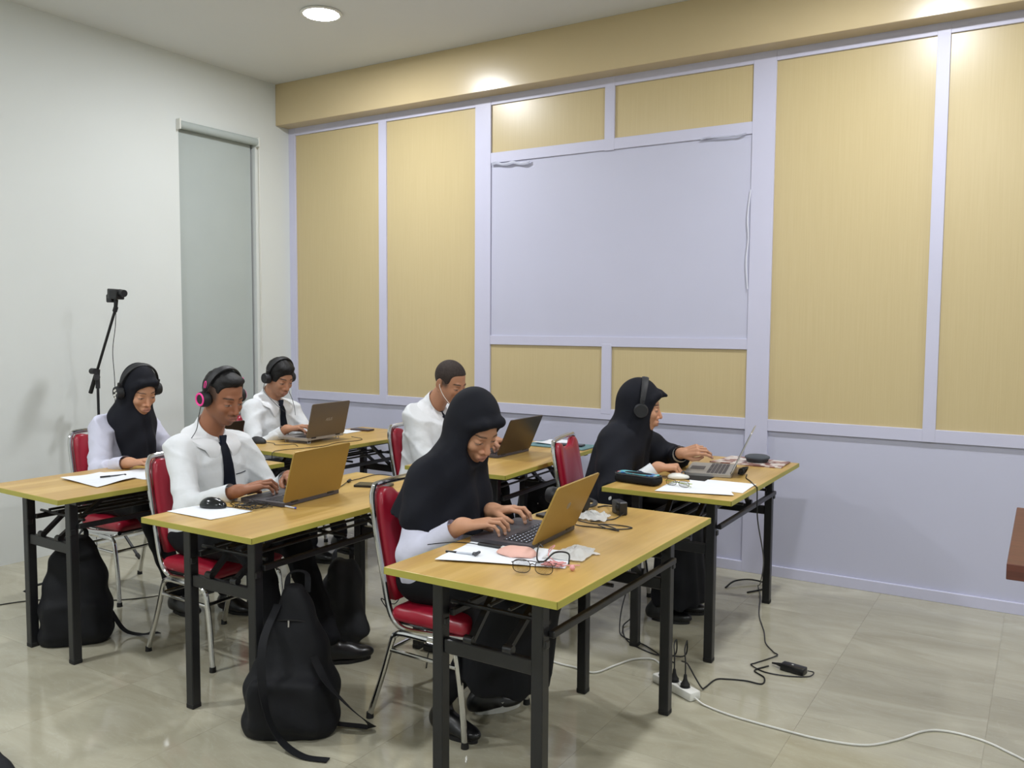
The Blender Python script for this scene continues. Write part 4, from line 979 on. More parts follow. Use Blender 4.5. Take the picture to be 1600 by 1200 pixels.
# ------------------------------------------------------------------ laptops
TZ = .7505
def laptop(label, x, y, yaw, lean, lidm, deckm, w=.345, d=.238, lid=.215, z=TZ, mark=None, lit=False, keym=None):
    t = thing('laptop', label, 'laptop', (x, y, z), math.radians(yaw), 'open laptops on the tables')
    bm = bmesh.new(); prism(bm, rrect(d, w, .012), .002, .016, Matrix.Translation((-d / 2, 0, 0))); b_ = obj('base', bm, deckm, t)
    bm = bmesh.new()
    for sx in (-.02, -d + .02):
        for sy in (-1, 1): cyl(bm, (sx, sy * (w / 2 - .03), 0), (sx, sy * (w / 2 - .03), .004), .006, seg=8)
    obj('rubber_foot', bm, m_rubber, b_)
    bm = bmesh.new(); kw = (w - .05) / 14
    for r_ in range(5):
        for c_ in range(14):
            if r_ == 4 and 4 <= c_ <= 8:
                if c_ != 6: continue
                box(bm, (-.032 - .0185 * r_ - .015, -2.5 * kw + .001, .016), (-.032 - .0185 * r_, 2.5 * kw - .001, .0178)); continue
            y0 = -w / 2 + .025 + c_ * kw; box(bm, (-.032 - .0185 * r_ - .015, y0 + .0015, .016), (-.032 - .0185 * r_, y0 + kw - .0015, .0178))
    tag(obj('keys', bm, keym or m_keys, b_, 0), kind='stuff')
    if lit:
        bm = bmesh.new()
        for r_ in range(5):
            for c_ in range(14):
                if (r_ == 4 and 3 < c_ < 9): continue
                y0 = -w / 2 + .025 + (c_ + .5) * kw; xx = -.0395 - .0185 * r_; bmesh.ops.create_circle(bm, cap_ends=True, radius=.0024 if c_ < 5 else .0016, segments=6, matrix=Matrix.Translation((xx, y0, .0180)))
        tag(obj('key_legends', bm, m_keysw, b_, 0), kind='stuff')
    bm = bmesh.new(); box(bm, (-d + .012, -.052, .0158), (-d + .082, .052, .0164), .0002); obj('trackpad', bm, m_grey if deckm is not m_silver else m_kbd, b_)
    a = math.radians(lean); M_ = Matrix.Translation((-.004, 0, .014)) @ Matrix.Rotation(a, 4, 'Y')
    bm = bmesh.new(); prism(bm, rrect(lid, w, .010), 0, .0055, M_ @ Matrix.Translation((0, 0, lid / 2 + .004)) @ Matrix.Rotation(-PI / 2, 4, 'Y') @ Matrix.Translation((0, 0, -.0028)))
    l_ = obj('lid', bm, lidm, t)
    bm = bmesh.new(); box(bm, (-.0042, -w / 2 + .006, .014), (-.0031, w / 2 - .006, lid - .003), M=M_); obj('screen_bezel', bm, m_plastic, l_)
    bm = bmesh.new(); box(bm, (-.0048, -w / 2 + .012, .022), (-.0040, w / 2 - .012, lid - .010), M=M_); obj('screen', bm, m_screen, l_)
    bm = bmesh.new()
    for sy in (-1, 1): cyl(bm, (-.004, sy * w * .32 - .02, .015), (-.004, sy * w * .32 + .02, .015), .006, seg=10)
    obj('hinge', bm, m_plastic, b_)
    if mark == 'ring':
        bm = bmesh.new(); pts = [M_ @ Vector((.0032, .012 * math.cos(k * PI / 12), lid * .56 + .012 * math.sin(k * PI / 12))) for k in range(24)]; tube(bm, pts, .0008, 6, closed=True)
        for q in ((-.004, -.012, .002, .012), (.0, -.006, .006, .010)): 
            bar(bm, M_ @ Vector((.0032, q[0], lid * .56 + q[1] * .7)), M_ @ Vector((.0032, q[2], lid * .56 + q[3] * .7)), .0015, .001)
        obj('logo', bm, m_silver, l_)
    if mark == 'ASUS':
        cu = bpy.data.curves.new('lettering', 'FONT'); cu.body = 'ASUS'; cu.size = .026; cu.extrude = .0003; cu.align_x = 'CENTER'; cu.shear = .25
        o = bpy.data.objects.new('lettering', cu); C.objects.link(o); dg = bpy.context.evaluated_depsgraph_get(); me = bpy.data.meshes.new_from_object(o.evaluated_get(dg)); bpy.data.objects.remove(o)
        me.materials.clear(); me.transform(M_ @ Matrix.Translation((.0031, 0, lid * .48)) @ Matrix(((0, 0, 1, 0), (1, 0, 0, 0), (0, 1, 0, 0), (0, 0, 0, 1)))); link('logo', me, m_silver, l_)
    return t
laptop('gold-lidded laptop with lit keys on the nearest table', 3.935, -2.560, 4, 25, m_gold, m_kbd, mark='ring', lit=True)
laptop('gold-lidded laptop in front of the man with pink-ringed headphones', 2.778, -2.540, 4, 16, m_gold, m_kbd)
laptop('open laptop mostly hidden behind the man in the middle', 1.74, -2.22, 0, 16, m_darkl, m_kbd)
laptop('bronze laptop raised on small feet in the far corner', 1.545, -1.20, 3, 14, m_brownl, m_silver, z=TZ + .018, mark='ASUS')
laptop('dark laptop of the broad man at the back', 2.805, -1.01, 0, 24, m_darkl, m_kbd)
laptop('silver laptop seen side-on at the right table', 4.030, -.900, 13, 24, m_silver, m_silver, w=.34, d=.225, keym=m_kbd, lid=.225)
bm = bmesh.new()
for sx in (-.02, -.2):
    for sy in (-.13, .13): tube(bm, [(sx, sy - .012, .02), (sx, sy - .012, .002), (sx, sy + .012, .002), (sx, sy + .012, .02)], .0025, 6)
o = obj('laptop_stand', bm, m_clear); o.location = (1.545, -1.20, TZ); o.rotation_euler.z = math.radians(3); tag(o, 'small clear clip feet lifting the bronze laptop', 'stand')

# ------------------------------------------------------------------ desk things
def mouse(label, x, y, rz, m_, s=1.0, fz=1.0):
    t = thing('computer_mouse', label, 'mouse', (x, y, TZ), rz, 'computer mice')
    F = Field((-.07, -.045, -.01), (.07, .045, .05), .003); F.el((0, 0, .008), (.056 * s, .031 * s, .030 * s * fz), k=0); F.el((-.012, 0, .010), (.04 * s, .029 * s, .032 * s * fz), k=.01); F.plane((0, 0, .0015), (0, 0, -1))
    P, Q = F.mesh(); npmesh('shell', [(relax(P, Q, 2), Q)], m_, t)
    bm = bmesh.new(); tube(bm, [(.022 + .009 * math.cos(k), 0, .0285 * s + .009 * math.sin(k)) for k in [2 * PI * i / 14 for i in range(14)]], .0035, 6, closed=True); obj('scroll_wheel', bm, m_grey, t)
    return t
m_mouse = mat('glossy_black_plastic', (16, 20, 24), .18, spec=.6)
mouse('glossy black mouse on the white paper of the middle near table', 2.560, -2.865, math.radians(20), m_mouse)
mouse('matte black mouse in the far corner beside the raised laptop', 1.275, -1.50, math.radians(10), m_plasticm)
mouse('white mouse by the hand of the woman in black', 3.86, -1.215, math.radians(25), m_whitep, .92, .6)
tag(bxo('mouse_pad', (3.84, -1.22, TZ), (3.99, -1.03, TZ + .003), m_rubber, None, .001), 'black mouse pad under the white mouse', 'mouse pad')
def paper(label, poly, seed, name='paper_sheet', th=.0006, warp=.006, m_=None, group='loose white papers', z=TZ + .0004):
    o = obj(name, sheet(poly, z, th, warp=warp, seed=seed), m_ or m_paper, None, 60); return tag(o, label, 'paper', group)
paper('white printed sheet under the pink mask on the nearest table', [(3.756, -3.0), (3.717, -2.744), (4.073, -2.690), (4.134, -2.855)], 1)
paper('white sheet under the glossy black mouse', [(2.470, -3.010), (2.490, -2.835), (2.745, -2.830), (2.730, -3.015)], 2, warp=.002)
paper('top sheet of loose paper under the pen, far left table', [(1.47, -2.85), (1.47, -2.655), (1.74, -2.64), (1.80, -2.875)], 3, z=TZ + .003)
paper('lower sheet of loose paper nearest the far left woman\'s hand', [(1.50, -2.66), (1.52, -2.47), (1.82, -2.44), (1.80, -2.64)], 4)
paper('small white note beneath the phone in the far corner', [(1.24, -.86), (1.24, -.70), (1.38, -.68), (1.40, -.86)], 5, warp=.001)
paper('front white sheet under the lime and black glasses', [(3.885, -1.572), (3.872, -1.30), (4.10, -1.25), (4.215, -1.49)], 6, warp=.003, z=TZ + .002)
paper('right-hand white sheet at the edge of the right table', [(3.98, -1.38), (3.90, -1.18), (4.215, -1.155), (4.225, -1.40)], 7, warp=.002)
paper('white paper lying on the teal folder at the back', [(2.69, -.60), (2.70, -.42), (2.86, -.40), (2.88, -.60)], 8, z=TZ + .0085, warp=.008)
m_teal = mat('teal_cover', (92, 130, 136), .5)
o = bxo('folder', (2.66, -.66, TZ), (3.06, -.45, TZ + .008), m_teal, None, .002); tag(o, 'teal folder lying at the far end of the back middle table', 'folder')
def phone(label, x, y, rz, z=TZ, w=.075, l=.155, m_=None):
    t = thing('smartphone', label, 'phone', (x, y, z), rz, 'phones on the tables')
    bm = bmesh.new(); prism(bm, rrect(l, w, .009), 0, .0085); obj('case', bm, m_ or m_plastic, t)
    bm = bmesh.new(); prism(bm, rrect(l - .007, w - .006, .007), .0084, .0090); obj('glass', bm, m_mouse, t); return t
m_brownp = mat('brown_leather_cover', (70, 48, 40), .5)
phone('dark phone lying past the middle gold laptop', 2.78, -2.165, math.radians(22), w=.085, l=.165)
phone('brown covered phone in the far corner table end', 1.36, -.66, math.radians(5), m_=m_brownp, z=TZ + .002)
phone('dark phone on the teal folder', 2.93, -.56, math.radians(10), z=TZ + .0085)
phone('dark phone behind the lit keyboard on the nearest table', 3.745, -2.235, math.radians(75), l=.13, w=.07)
def pen(label, a, b_, r, body, capm, tipm, z=TZ, cat='pen', name='pen'):
    t = thing(name, label, cat, (*a, z + r + .0004)); d = Vector((b_[0] - a[0], b_[1] - a[1], 0)); 
    bm = bmesh.new(); tube(bm, [Vector(), d * .62], r * .82, 10); obj('barrel', bm, body, t)
    bm = bmesh.new(); tube(bm, [-d * .0, -d * .0 + d * -.42], r, 10); obj('cap', bm, capm, t)
    bm = bmesh.new(); tube(bm, [d * .62, d * .66, d * .70], [r * .95, r * .9, r * .3], 10); obj('tip', bm, tipm, t); return t
pen('clear pen with blue cap beside the middle gold laptop', (2.785, -2.702), (2.885, -2.709), .0042, m_clear, m_blue, m_blue)
pen('grey pen on the loose papers of the far left table', (1.625, -2.70), (1.655, -2.60), .0042, m_grey, m_plastic, m_plastic, z=TZ + .0045)
t = pen('silver tube pen with black grip on the nearest table', (3.765, -2.897), (3.850, -2.877), .0042, m_clear, m_plastic, m_grey, z=TZ + .001)
bm = bmesh.new()
for k in range(5): bar(bm, (.052 + .004 * k, .022 - .005 * k, .001), (.070, .008 + .005 * k, .006), .007, .006)
obj('clip', bm, m_grey, t)
# pink mask, tissue, crumpled paper
F = Field((-.09, -.07, -.02), (.09, .07, .06), .004); F.el((0, 0, .0), (.066, .042, .026), k=0); F.el((.03, 0, .0), (.04, .036, .020), k=.02); F.plane((0, 0, .001), (0, 0, -1))
X, Y, Z = F.xyz(); F.D += (.0012 * np.sin(90 * X + 40 * Y)).astype(np.float32)
P, Q = F.mesh(); o = npmesh('pink_mask', [(relax(P, Q, 2), Q)], m_pinkp); o.location = (3.925, -2.80, TZ + .001); o.rotation_euler.z = .15; tag(o, 'pale pink moulded mask lying on the white sheet', 'mask')
def crumple(name, label, poly, z, amp, seed, m_, cat='tissue', n=22, peaks=()):
    r = random.Random(seed); a, b_, c, d = [Vector((*p, 0)) for p in poly]; bm = bmesh.new(); G = []
    w = [(r.uniform(8, 30), r.uniform(8, 30), r.random() * 6, r.random()) for _ in range(5)]
    for i in range(n + 1):
        row = []
        for j in range(n + 1):
            u, v = i / n, j / n; p = a * (1 - u) * (1 - v) + b_ * u * (1 - v) + c * u * v + d * (1 - u) * v
            hh = sum(abs(math.sin(w_[0] * u + w_[1] * v * .6 + w_[2])) * w_[3] for w_ in w) / 2.5
            e = .35 + .65 * min(1, 4 * min(u, v, 1 - u, 1 - v))
            p.z = z + amp * hh * e + sum(pk[2] * math.exp(-((u - pk[0]) ** 2 + (v - pk[1]) ** 2) / .02) for pk in peaks); p.x += .004 * math.sin(9 * v + 5 * u + seed); p.y += .005 * math.sin(11 * u + seed)
            row.append(bm.verts.new(p))
        G.append(row)
    for i in range(n):
        for j in range(n): bm.faces.new((G[i][j], G[i + 1][j], G[i + 1][j + 1], G[i][j + 1]))
    bmesh.ops.solidify(bm, geom=bm.faces[:], thickness=.0008)
    return tag(obj(name, bm, m_, None, 50), label, cat)
crumple('tissue', 'creased white tissue standing up beside the pink mask', [(4.02, -2.80), (4.03, -2.60), (4.12, -2.62), (4.15, -2.77)], TZ + .002, .014, 3, m_tissue, peaks=((.3, .8, .022),))
crumple('tissue', 'thin pointed tissue corner lying flat toward the table middle', [(4.06, -2.68), (4.08, -2.62), (4.155, -2.66), (4.10, -2.70)], TZ + .003, .006, 8, m_tissue)
crumple('crumpled_paper', 'crumpled white paper behind the gold laptop on the nearest table', [(3.84, -2.26), (3.85, -2.16), (3.95, -2.15), (3.97, -2.25)], TZ + .001, .026, 5, m_tissue, 'paper')
# glasses
def glasses(label, x, y, rz, rim, lens_w=.027, temple=None, z=TZ, h=.020, fold=True):
    t = thing('eyeglasses', label, 'glasses', (x, y, z), rz, 'eyeglasses on the tables')
    for s in (-1, 1):
        pts = [Vector((s * .034 + lens_w * math.copysign(abs(math.cos(a)) ** .8, math.cos(a)), 0, h + .002 + h * math.copysign(abs(math.sin(a)) ** .8, math.sin(a)))) for a in [2 * PI * k / 24 for k in range(24)]]
        bm = bmesh.new(); tube(bm, pts, .0011, 6, closed=True); rm = obj('rim', bm, rim, t)
        bm = bmesh.new(); bm.faces.new([bm.verts.new(p * 1.0) for p in pts]); bmesh.ops.solidify(bm, geom=bm.faces[:], thickness=.0008); obj('lens', bm, m_lens, rm)
        bm = bmesh.new(); tube(bm, [(s * .062, 0, h * 1.5), (s * .066, .006, h * 1.5), (s * .060, .05, h * 1.2), (s * .030, .10 , h * .5), (s * .01, .118, .002)] if not fold else [(s * .062, 0, h * 1.4), (s * .069, .004, h * 1.4), (s * .066, .018, h * 1.3), (-s * .03, .022 + .006 * s, h * .9), (-s * .062, .018, .003)], .0013, 6); obj('temple', bm, temple or rim, t)
    bm = bmesh.new(); tube(bm, [(-.009, 0, h * 1.4), (0, -.002, h * 1.6), (.009, 0, h * 1.4)], .0016, 6); obj('bridge', bm, rim, t)
    return t
m_lens = bpy.data.materials.new('clear_lens'); m_lens.use_nodes = True; b__ = m_lens.node_tree.nodes['Principled BSDF']; b__.inputs['Transmission Weight'].default_value = 1; b__.inputs['Roughness'].default_value = .02; b__.inputs['IOR'].default_value = 1.02
glasses('thin dark-rimmed glasses at the front of the nearest table', 4.080, -2.955, math.radians(15), m_glass, fold=False)
glasses('black glasses with lime temples on the right table\'s papers', 3.935, -1.425, math.radians(-12), m_plastic, temple=m_green, h=.014, z=TZ + .003)
# earphones and cables on tables
rr = random.Random(4)
pts = [(4.00, -2.72, .756), (4.02, -2.74, .775), (4.05, -2.77, .79), (4.045, -2.80, .765)] + [(4.095 + .035 * math.cos(k * 1.9) * (1 - .3 * rr.random()), -2.855 + .030 * math.sin(k * 2.3), .757 + .010 * rr.random()) for k in range(22)] + [(4.16, -2.81, .755)]
cable('earphones', 'tangled pink earphones lying against the dark-rimmed glasses', pts, .0019, m_pinkc, 'earphones', 6)
bm = bmesh.new(); bmesh.ops.create_uvsphere(bm, u_segments=12, v_segments=8, radius=.0085, matrix=Matrix.Translation((4.162, -2.862, .760))); tag(obj('earbud', bm, m_pinkc), 'pink earbud at the end of the tangled earphones', 'earphones')
pts = [(3.985, -2.73, .770), (3.99, -2.76, .785), (4.005, -2.80, .770), (4.03, -2.84, .757), (4.06, -2.85, .762), (4.08, -2.82, .785), (4.115, -2.80, .782), (4.13, -2.825, .757)]
cable('strap', 'black strap curving between the laptop and the pink earphones', pts, .0026, m_plastic, 'strap')
cable('cable', 'thin black cable running along the front of the lit-key laptop', [(3.62, -2.86, .7525), (3.66, -2.80, .7525), (3.70, -2.775, .753), (3.78, -2.765, .753), (3.86, -2.76, .756), (3.93, -2.755, .757)], .0017, m_plastic)
o = bxo('usb_adapter', (3.76, -2.775, TZ), (3.85, -2.755, TZ + .010), m_plastic, None, .003); tag(o, 'black adapter stick against the side of the lit-key laptop', 'adapter')
bxo('plug', (3.851, -2.772, TZ + .001), (3.868, -2.758, TZ + .009), m_whitep, o, .001)
# headphones lying on the nearest table
t = thing('headphones', 'black headphones lying behind the gold lid on the nearest table', 'headphones', (3.73, -2.05, TZ))
bm = bmesh.new(); tube(bm, catmull([(-.085, .01, .045), (-.07, .06, .035), (.0, .085, .022), (.07, .06, .018), (.10, -.01, .018), (.085, -.06, .018)], 6), .010, 10, flat=.6); obj('headband', bm, m_plasticm, t)
for (cx, cy, cz, dx) in ((-.085, -.015, .038, 1), (.085, -.075, .036, -1)):
    bm = bmesh.new(); tube(bm, [(cx - .018 * dx, cy, cz), (cx, cy, cz), (cx + .012 * dx, cy, cz)], [.030, .036, .034], 20); c_ = obj('ear_cup', bm, m_plasticm, t)
    bm = bmesh.new(); tube(bm, [(cx + .012 * dx, cy, cz), (cx + .026 * dx, cy, cz)], [.034, .030], 20); obj('ear_pad', bm, m_plastic, c_)
t = thing('power_adapter', 'upright black adapter box at the far edge of the nearest table', 'adapter', (3.95, -2.075, TZ), math.radians(-40))
bxo('housing', (-.035, -.018, 0), (.035, .018, .052), m_plastic, t, .004); bxo('face_plate', (-.028, -.0195, .006), (.010, -.0175, .046), m_grey, t, .001)
bm = bmesh.new(); lathe(bm, [(.012, 0), (.012, .006), (.009, .008)], 16, Matrix.Translation((.022, -.018, .03)) @ Matrix.Rotation(PI / 2, 4, 'X')); obj('socket', bm, m_rubber, t)
cable('cable', 'black cable looping over the table beside the crumpled paper', [(3.86, -2.29, .753), (3.90, -2.34, .753), (3.98, -2.335, .753), (4.06, -2.315, .753), (4.09, -2.27, .753), (4.03, -2.265, .754), (3.97, -2.30, .756), (4.03, -2.34, .755), (4.07, -2.34, .754), (4.00, -2.29, .754), (3.93, -2.30, .756), (3.87, -2.27, .754), (3.86, -2.22, .754)], .0022, m_plastic)
cable('cable', 'short black lead bent up into the upright adapter box', [(3.92, -2.055, .775), (3.89, -2.03, .765), (3.86, -1.99, .756), (3.84, -1.985, .753), (3.83, -2.02, .753)], .0028, m_plastic)
cable('cable', 'black lead from the adapter box past the crumpled paper', [(3.98, -2.10, .76), (3.975, -2.15, .753), (3.97, -2.19, .753), (3.92, -2.265, .7535)], .0022, m_plastic)
# middle near table: mouse cable bundle, laptop lead
b0 = []
for k in range(46):
    a = k * 1.07; b0.append((2.690 + .070 * math.cos(a) * (.7 + .3 * math.sin(k * 1.7)) , -2.785 + .048 * math.sin(a * 1.1 + .4), .754 + .016 * abs(math.sin(k * 2.1))))
cable('cable', 'bundled black mouse cable in coils beside the mouse', [(2.61, -2.845, .758), (2.63, -2.83, .754)] + b0 + [(2.64, -2.72, .754), (2.60, -2.70, .754), (2.555, -2.74, .753), (2.56, -2.78, .753), (2.60, -2.80, .753)], .0015, m_plastic, n=4)
cable('cable', 'black laptop lead with ferrite lump beyond the middle gold laptop', [(2.72, -2.36, .753), (2.66, -2.24, .753), (2.625, -2.16, .755), (2.61, -2.06, .753), (2.60, -1.96, .753), (2.64, -1.925, .753), (2.69, -1.92, .745), (2.70, -1.915, .70)], .002, m_plastic)
bm = bmesh.new(); tube(bm, [(2.633, -2.178, .7575), (2.630, -2.17, .7575), (2.618, -2.145, .7575), (2.615, -2.137, .7575)], [.004, .007, .007, .004], 12); tag(obj('ferrite_bead', bm, m_plastic), 'ferrite lump on the laptop lead of the middle near table', 'cable')
# far corner cables
cable('cable', 'black mouse cable in the far corner', [(1.31, -1.47, .756), (1.37, -1.46, .753), (1.42, -1.50, .753), (1.47, -1.46, .753), (1.50, -1.42, .753), (1.58, -1.47, .753)], .0018, m_plastic)
cable('cable', 'long black lead drooping over the near end of the far corner table', [(1.60, -1.03, .765), (1.66, -1.00, .753), (1.70, -1.08, .753), (1.66, -1.22, .753), (1.70, -1.38, .753), (1.66, -1.52, .753), (1.62, -1.62, .753), (1.63, -1.705, .752), (1.635, -1.72, .72), (1.63, -1.715, .60)], .002, m_plastic)
# white earphones and other worn leads
Tm = iE['T']; 
e0 = Tm(-.004, -.083, -.012); 
cable('earphones', 'white earphone lead hanging from the broad man\'s ear', [tuple(e0 + [.006, -.004, .008]), tuple(e0 + [.008, -.006, -.01]), tuple(e0 + [.035, -.004, -.06]), tuple(e0 + [.075, .015, -.115]), tuple(e0 + [.09, .05, -.135]), tuple(e0 + [.09, .085, -.15])], .0016, m_whitep, 'earphones')
def hang(label, info, offs, r=.0017):
    e = Vector(info['Hc']) + Vector(info['R'] @ np.array([-.01, -.098, -.038])); cable('cable', label, [tuple(e + Vector(o_)) for o_ in offs], r, m_plastic)
hang('black cable hanging from the pink-ringed headphones over the white shirt', iB, [(0, 0, 0), (-.008, -.008, -.05), (-.012, -.02, -.11), (-.016, -.075, -.18), (-.012, -.085, -.23), (-.006, -.09, -.30), (.004, -.09, -.36)])
hang('black cable hanging from the far corner man\'s headphones', iD, [(0, 0, 0), (.0, -.01, -.05), (.035, .01, -.10), (.085, .03, -.15), (.12, .06, -.19)])
hang('second black cable crossing the far corner man\'s shirt', iD, [(.0, .19, .02), (.03, .18, -.06), (.08, .165, -.12), (.105, .16, -.18), (.115, .155, -.22)])
# right table
t = thing('pencil_case', 'black zipped pencil case with colourful printed top', 'pencil case', (3.745, -1.43, TZ), math.radians(-8))
F = Field((-.15, -.07, -.02), (.15, .07, .07), .004); F.bx((0, 0, .022), (.112, .042, .022), rad=.018, k=0); F.el((0, 0, .028), (.09, .035, .02), k=.02); F.plane((0, 0, .001), (0, 0, -1))
P, Q = F.mesh(); npmesh('pouch', [(relax(P, Q, 1), Q)], m_bag, t)
def blot_mat(name, cols, scale):
    M = bpy.data.materials.new(name); M.use_nodes = True; nt = M.node_tree; N = nt.nodes; L = nt.links; tc = N.new('ShaderNodeTexCoord'); v = N.new('ShaderNodeTexVoronoi'); v.inputs['Scale'].default_value = scale; L.new(tc.outputs['Object'], v.inputs['Vector'])
    sep = N.new('ShaderNodeSeparateColor'); L.new(v.outputs['Color'], sep.inputs[0]); rp = N.new('ShaderNodeValToRGB'); rp.color_ramp.interpolation = 'CONSTANT'; e = rp.color_ramp.elements
    e[0].color = s2l(cols[0]); e[1].position = 1 / len(cols); e[1].color = s2l(cols[1])
    for i, c in enumerate(cols[2:]): k = e.new((i + 2) / len(cols)); k.color = s2l(c)
    L.new(sep.outputs[0], rp.inputs[0]); L.new(rp.outputs[0], N['Principled BSDF'].inputs['Base Color']); N['Principled BSDF'].inputs['Roughness'].default_value = .4; return M
m_case = blot_mat('printed_case_top', [(96, 176, 186), (120, 190, 200), (40, 60, 110), (190, 60, 60), (200, 210, 215), (70, 120, 180)], 45)
m_mag = blot_mat('patterned_magazine', [(206, 196, 190), (150, 112, 104), (190, 176, 170), (120, 84, 78), (214, 206, 200)], 28)
bm = bmesh.new(); prism(bm, rrect(.205, .066, .02), .044, .0475); obj('printed_top', bm, m_case, t)
bm = bmesh.new(); tube(bm, [(x, y, .041) for x, y in rrect(.221, .082, .024)], .0018, 6, closed=True); obj('zip', bm, m_grey, t)
o = obj('magazine', sheet([(3.82, -.66), (3.86, -.41), (4.185, -.42), (4.195, -.645)], TZ, .006, warp=.004, seed=9), m_mag, None, 60); tag(o, 'magazine with brown and white triangle pattern under the round speaker', 'magazine')
t = thing('speaker_puck', 'round grey conference speaker lying on the patterned magazine', 'speaker', (4.035, -.52, TZ + .009))
bm = bmesh.new(); lathe(bm, [(.0005, 0), (.035, 0), (.058, .010), (.066, .020), (.064, .026), (.050, .033), (.0005, .035)], 40); obj('shell', bm, m_puck, t)
bm = bmesh.new(); lathe(bm, [(.052, .0), (.056, .002), (.058, .0065), (.054, .008)], 32); obj('base_ring', bm, m_grey, t)
t = thing('cable_coil', 'coiled black charger lead with tie behind the side-on laptop', 'cable', (4.085, -.935, TZ))
for k in range(4):
    bm = bmesh.new(); tube(bm, [(.006 * k - .01 + .010 * math.sin(a), (.030 - .003 * k) * math.cos(a) + .004 * k, .020 + (.016 + .001 * k) * math.sin(a)) for a in [2 * PI * q / 20 for q in range(20)]], .0035, 6, closed=True); obj('loop', bm, m_plastic, t)
bm = bmesh.new(); tube(bm, [(.010 * math.cos(a), -.026 , .020 + .012 * math.sin(a)) for a in [2 * PI * q / 14 for q in range(14)]], .006, 6, closed=True); obj('tie', bm, m_plasticm, t)
cable('cable', 'black lead dropping off the right table edge to the floor', [(4.11, -.955, .757), (4.13, -1.03, .753), (4.17, -1.10, .753), (4.21, -1.18, .753), (4.236, -1.23, .753), (4.243, -1.24, .74), (4.243, -1.22, .60), (4.20, -.95, .35), (4.05, -.45, .08), (3.99, -.28, .008), (4.05, -.45, .005), (4.13, -.75, .004), (4.22, -.98, .004), (4.27, -1.13, .004), (4.33, -1.22, .004), (4.356, -1.262, .006), (4.30, -1.39, .004), (4.29, -1.425, .004), (4.36, -1.47, .004), (4.45, -1.46, .004), (4.53, -1.42, .005), (4.545, -1.39, .015), (4.52, -1.392, .018)], .0028, m_plastic)
# ------------------------------------------------------------------ floor things
t = thing('power_brick', 'black laptop power brick lying on the open floor', 'power adapter', (4.462, -1.392, 0), math.radians(-10))
bxo('housing', (-.052, -.024, .001), (.052, .024, .030), m_plastic, t, .005, 2)
bm = bmesh.new(); cyl(bm, (-.052, 0, .015), (-.075, 0, .015), .010, .006, 12); cyl(bm, (-.075, 0, .015), (-.10, .008, .010), .0055, .004, 10); obj('plug', bm, m_rubber, t)
bxo('indicator', (-.008, -.003, .0295), (.0, .003, .0307), m_whitep, t)
t = thing('power_strip', 'white multi-socket power strip on the floor under the nearest table', 'power strip', (4.105, -1.845, 0), math.radians(-27))
bxo('housing', (-.115, -.028, .001), (.115, .028, .036), m_whitep, t, .006, 2)
for x in (-.075, -.01, .055):
    bm = bmesh.new(); lathe(bm, [(.021, .0358), (.021, .0368), (.018, .0368), (.018, .0362)], 24, Matrix.Translation((x, 0, 0))); obj('socket', bm, m_grey, t)
for nm, x, lab in (('power_plug', -.010, 'left black plug standing in the white power strip'), ('power_plug', .055, 'right black plug standing in the white power strip')):
    c_, s_ = math.cos(math.radians(-27)), math.sin(math.radians(-27)); px, py = 4.105 + x * c_, -1.845 + x * s_
    bm = bmesh.new(); lathe(bm, [(.018, 0), (.019, .010), (.012, .020), (.008, .032), (.006, .048), (.003, .052)], 16); o = obj(nm, bm, m_rubber); o.location = (px, py, .0368); tag(o, lab, 'plug', 'plugs in the power strip')
    x1 = (4.02, -1.62) if x < 0 else (4.06, -1.60)
    cable('cable', ('left' if x < 0 else 'right') + ' black lead rising out of the power strip', [(px, py, .086), (px - .008, py + .02, .13), (px - .03, py + .07, .16), (x1[0], x1[1], .12), (x1[0] - .03, x1[1] + .05, .03), (x1[0] - .14, x1[1] + .08, .004), (3.72, -1.46, .004), (3.62, -1.30 if x < 0 else -1.26, .004), (3.62, -1.2, .02)][:9 if x < 0 else 6], .0032, m_rubber)
cable('cable', 'black lead trailing from the power strip toward the power brick', [(4.06, -1.66, .05), (4.10, -1.70, .06), (4.15, -1.75, .035), (4.195, -1.79, .012), (4.20, -1.76, .005), (4.21, -1.66, .004), (4.25, -1.63, .004), (4.32, -1.605, .004), (4.385, -1.60, .004), (4.375, -1.53, .004), (4.32, -1.48, .004), (4.345, -1.42, .005), (4.36, -1.405, .008)], .0032, m_rubber)
cable('extension_cord', 'white extension cord snaking right across the floor from the power strip', [(4.205, -1.90, .014), (4.26, -1.925, .005), (4.38, -1.955, .005), (4.55, -1.965, .005), (4.70, -1.965, .005), (4.84, -1.925, .005), (4.93, -1.82, .005), (5.00, -1.70, .005), (5.06, -1.655, .005), (5.15, -1.65, .005), (5.25, -1.69, .005), (5.40, -1.83, .005), (5.6, -2.2, .005)], .0042, m_whitep, 'cord')
cable('extension_cord', 'white cord looping on the floor left of the power strip', [(4.005, -1.795, .014), (3.985, -1.72, .006), (3.955, -1.64, .005), (3.90, -1.60, .005), (3.83, -1.65, .005), (3.79, -1.76, .005), (3.75, -1.875, .005), (3.65, -1.87, .005), (3.54, -1.864, .005), (3.3, -1.80, .005), (2.9, -1.75, .005), (2.5, -1.72, .005)], .0042, m_whitep, 'cord')
cable('cable', 'black lead hanging below the nearest table and along the floor', [(3.70, -1.05, .50), (3.62, -1.12, .30), (3.60, -1.25, .12), (3.63, -1.36, .02), (3.68, -1.42, .004), (3.80, -1.46, .004), (3.93, -1.55, .004), (4.00, -1.60, .01)], .0032, m_rubber)
cable('cable', 'thin black lead on the floor between the middle and nearest tables', [(2.74, -1.93, .55), (2.76, -1.90, .30), (2.72, -1.94, .14), (2.66, -1.98, .16), (2.70, -1.90, .03), (2.80, -1.92, .004), (2.95, -1.98, .004), (3.05, -2.12, .004), (3.12, -2.22, .004)], .0025, m_rubber)
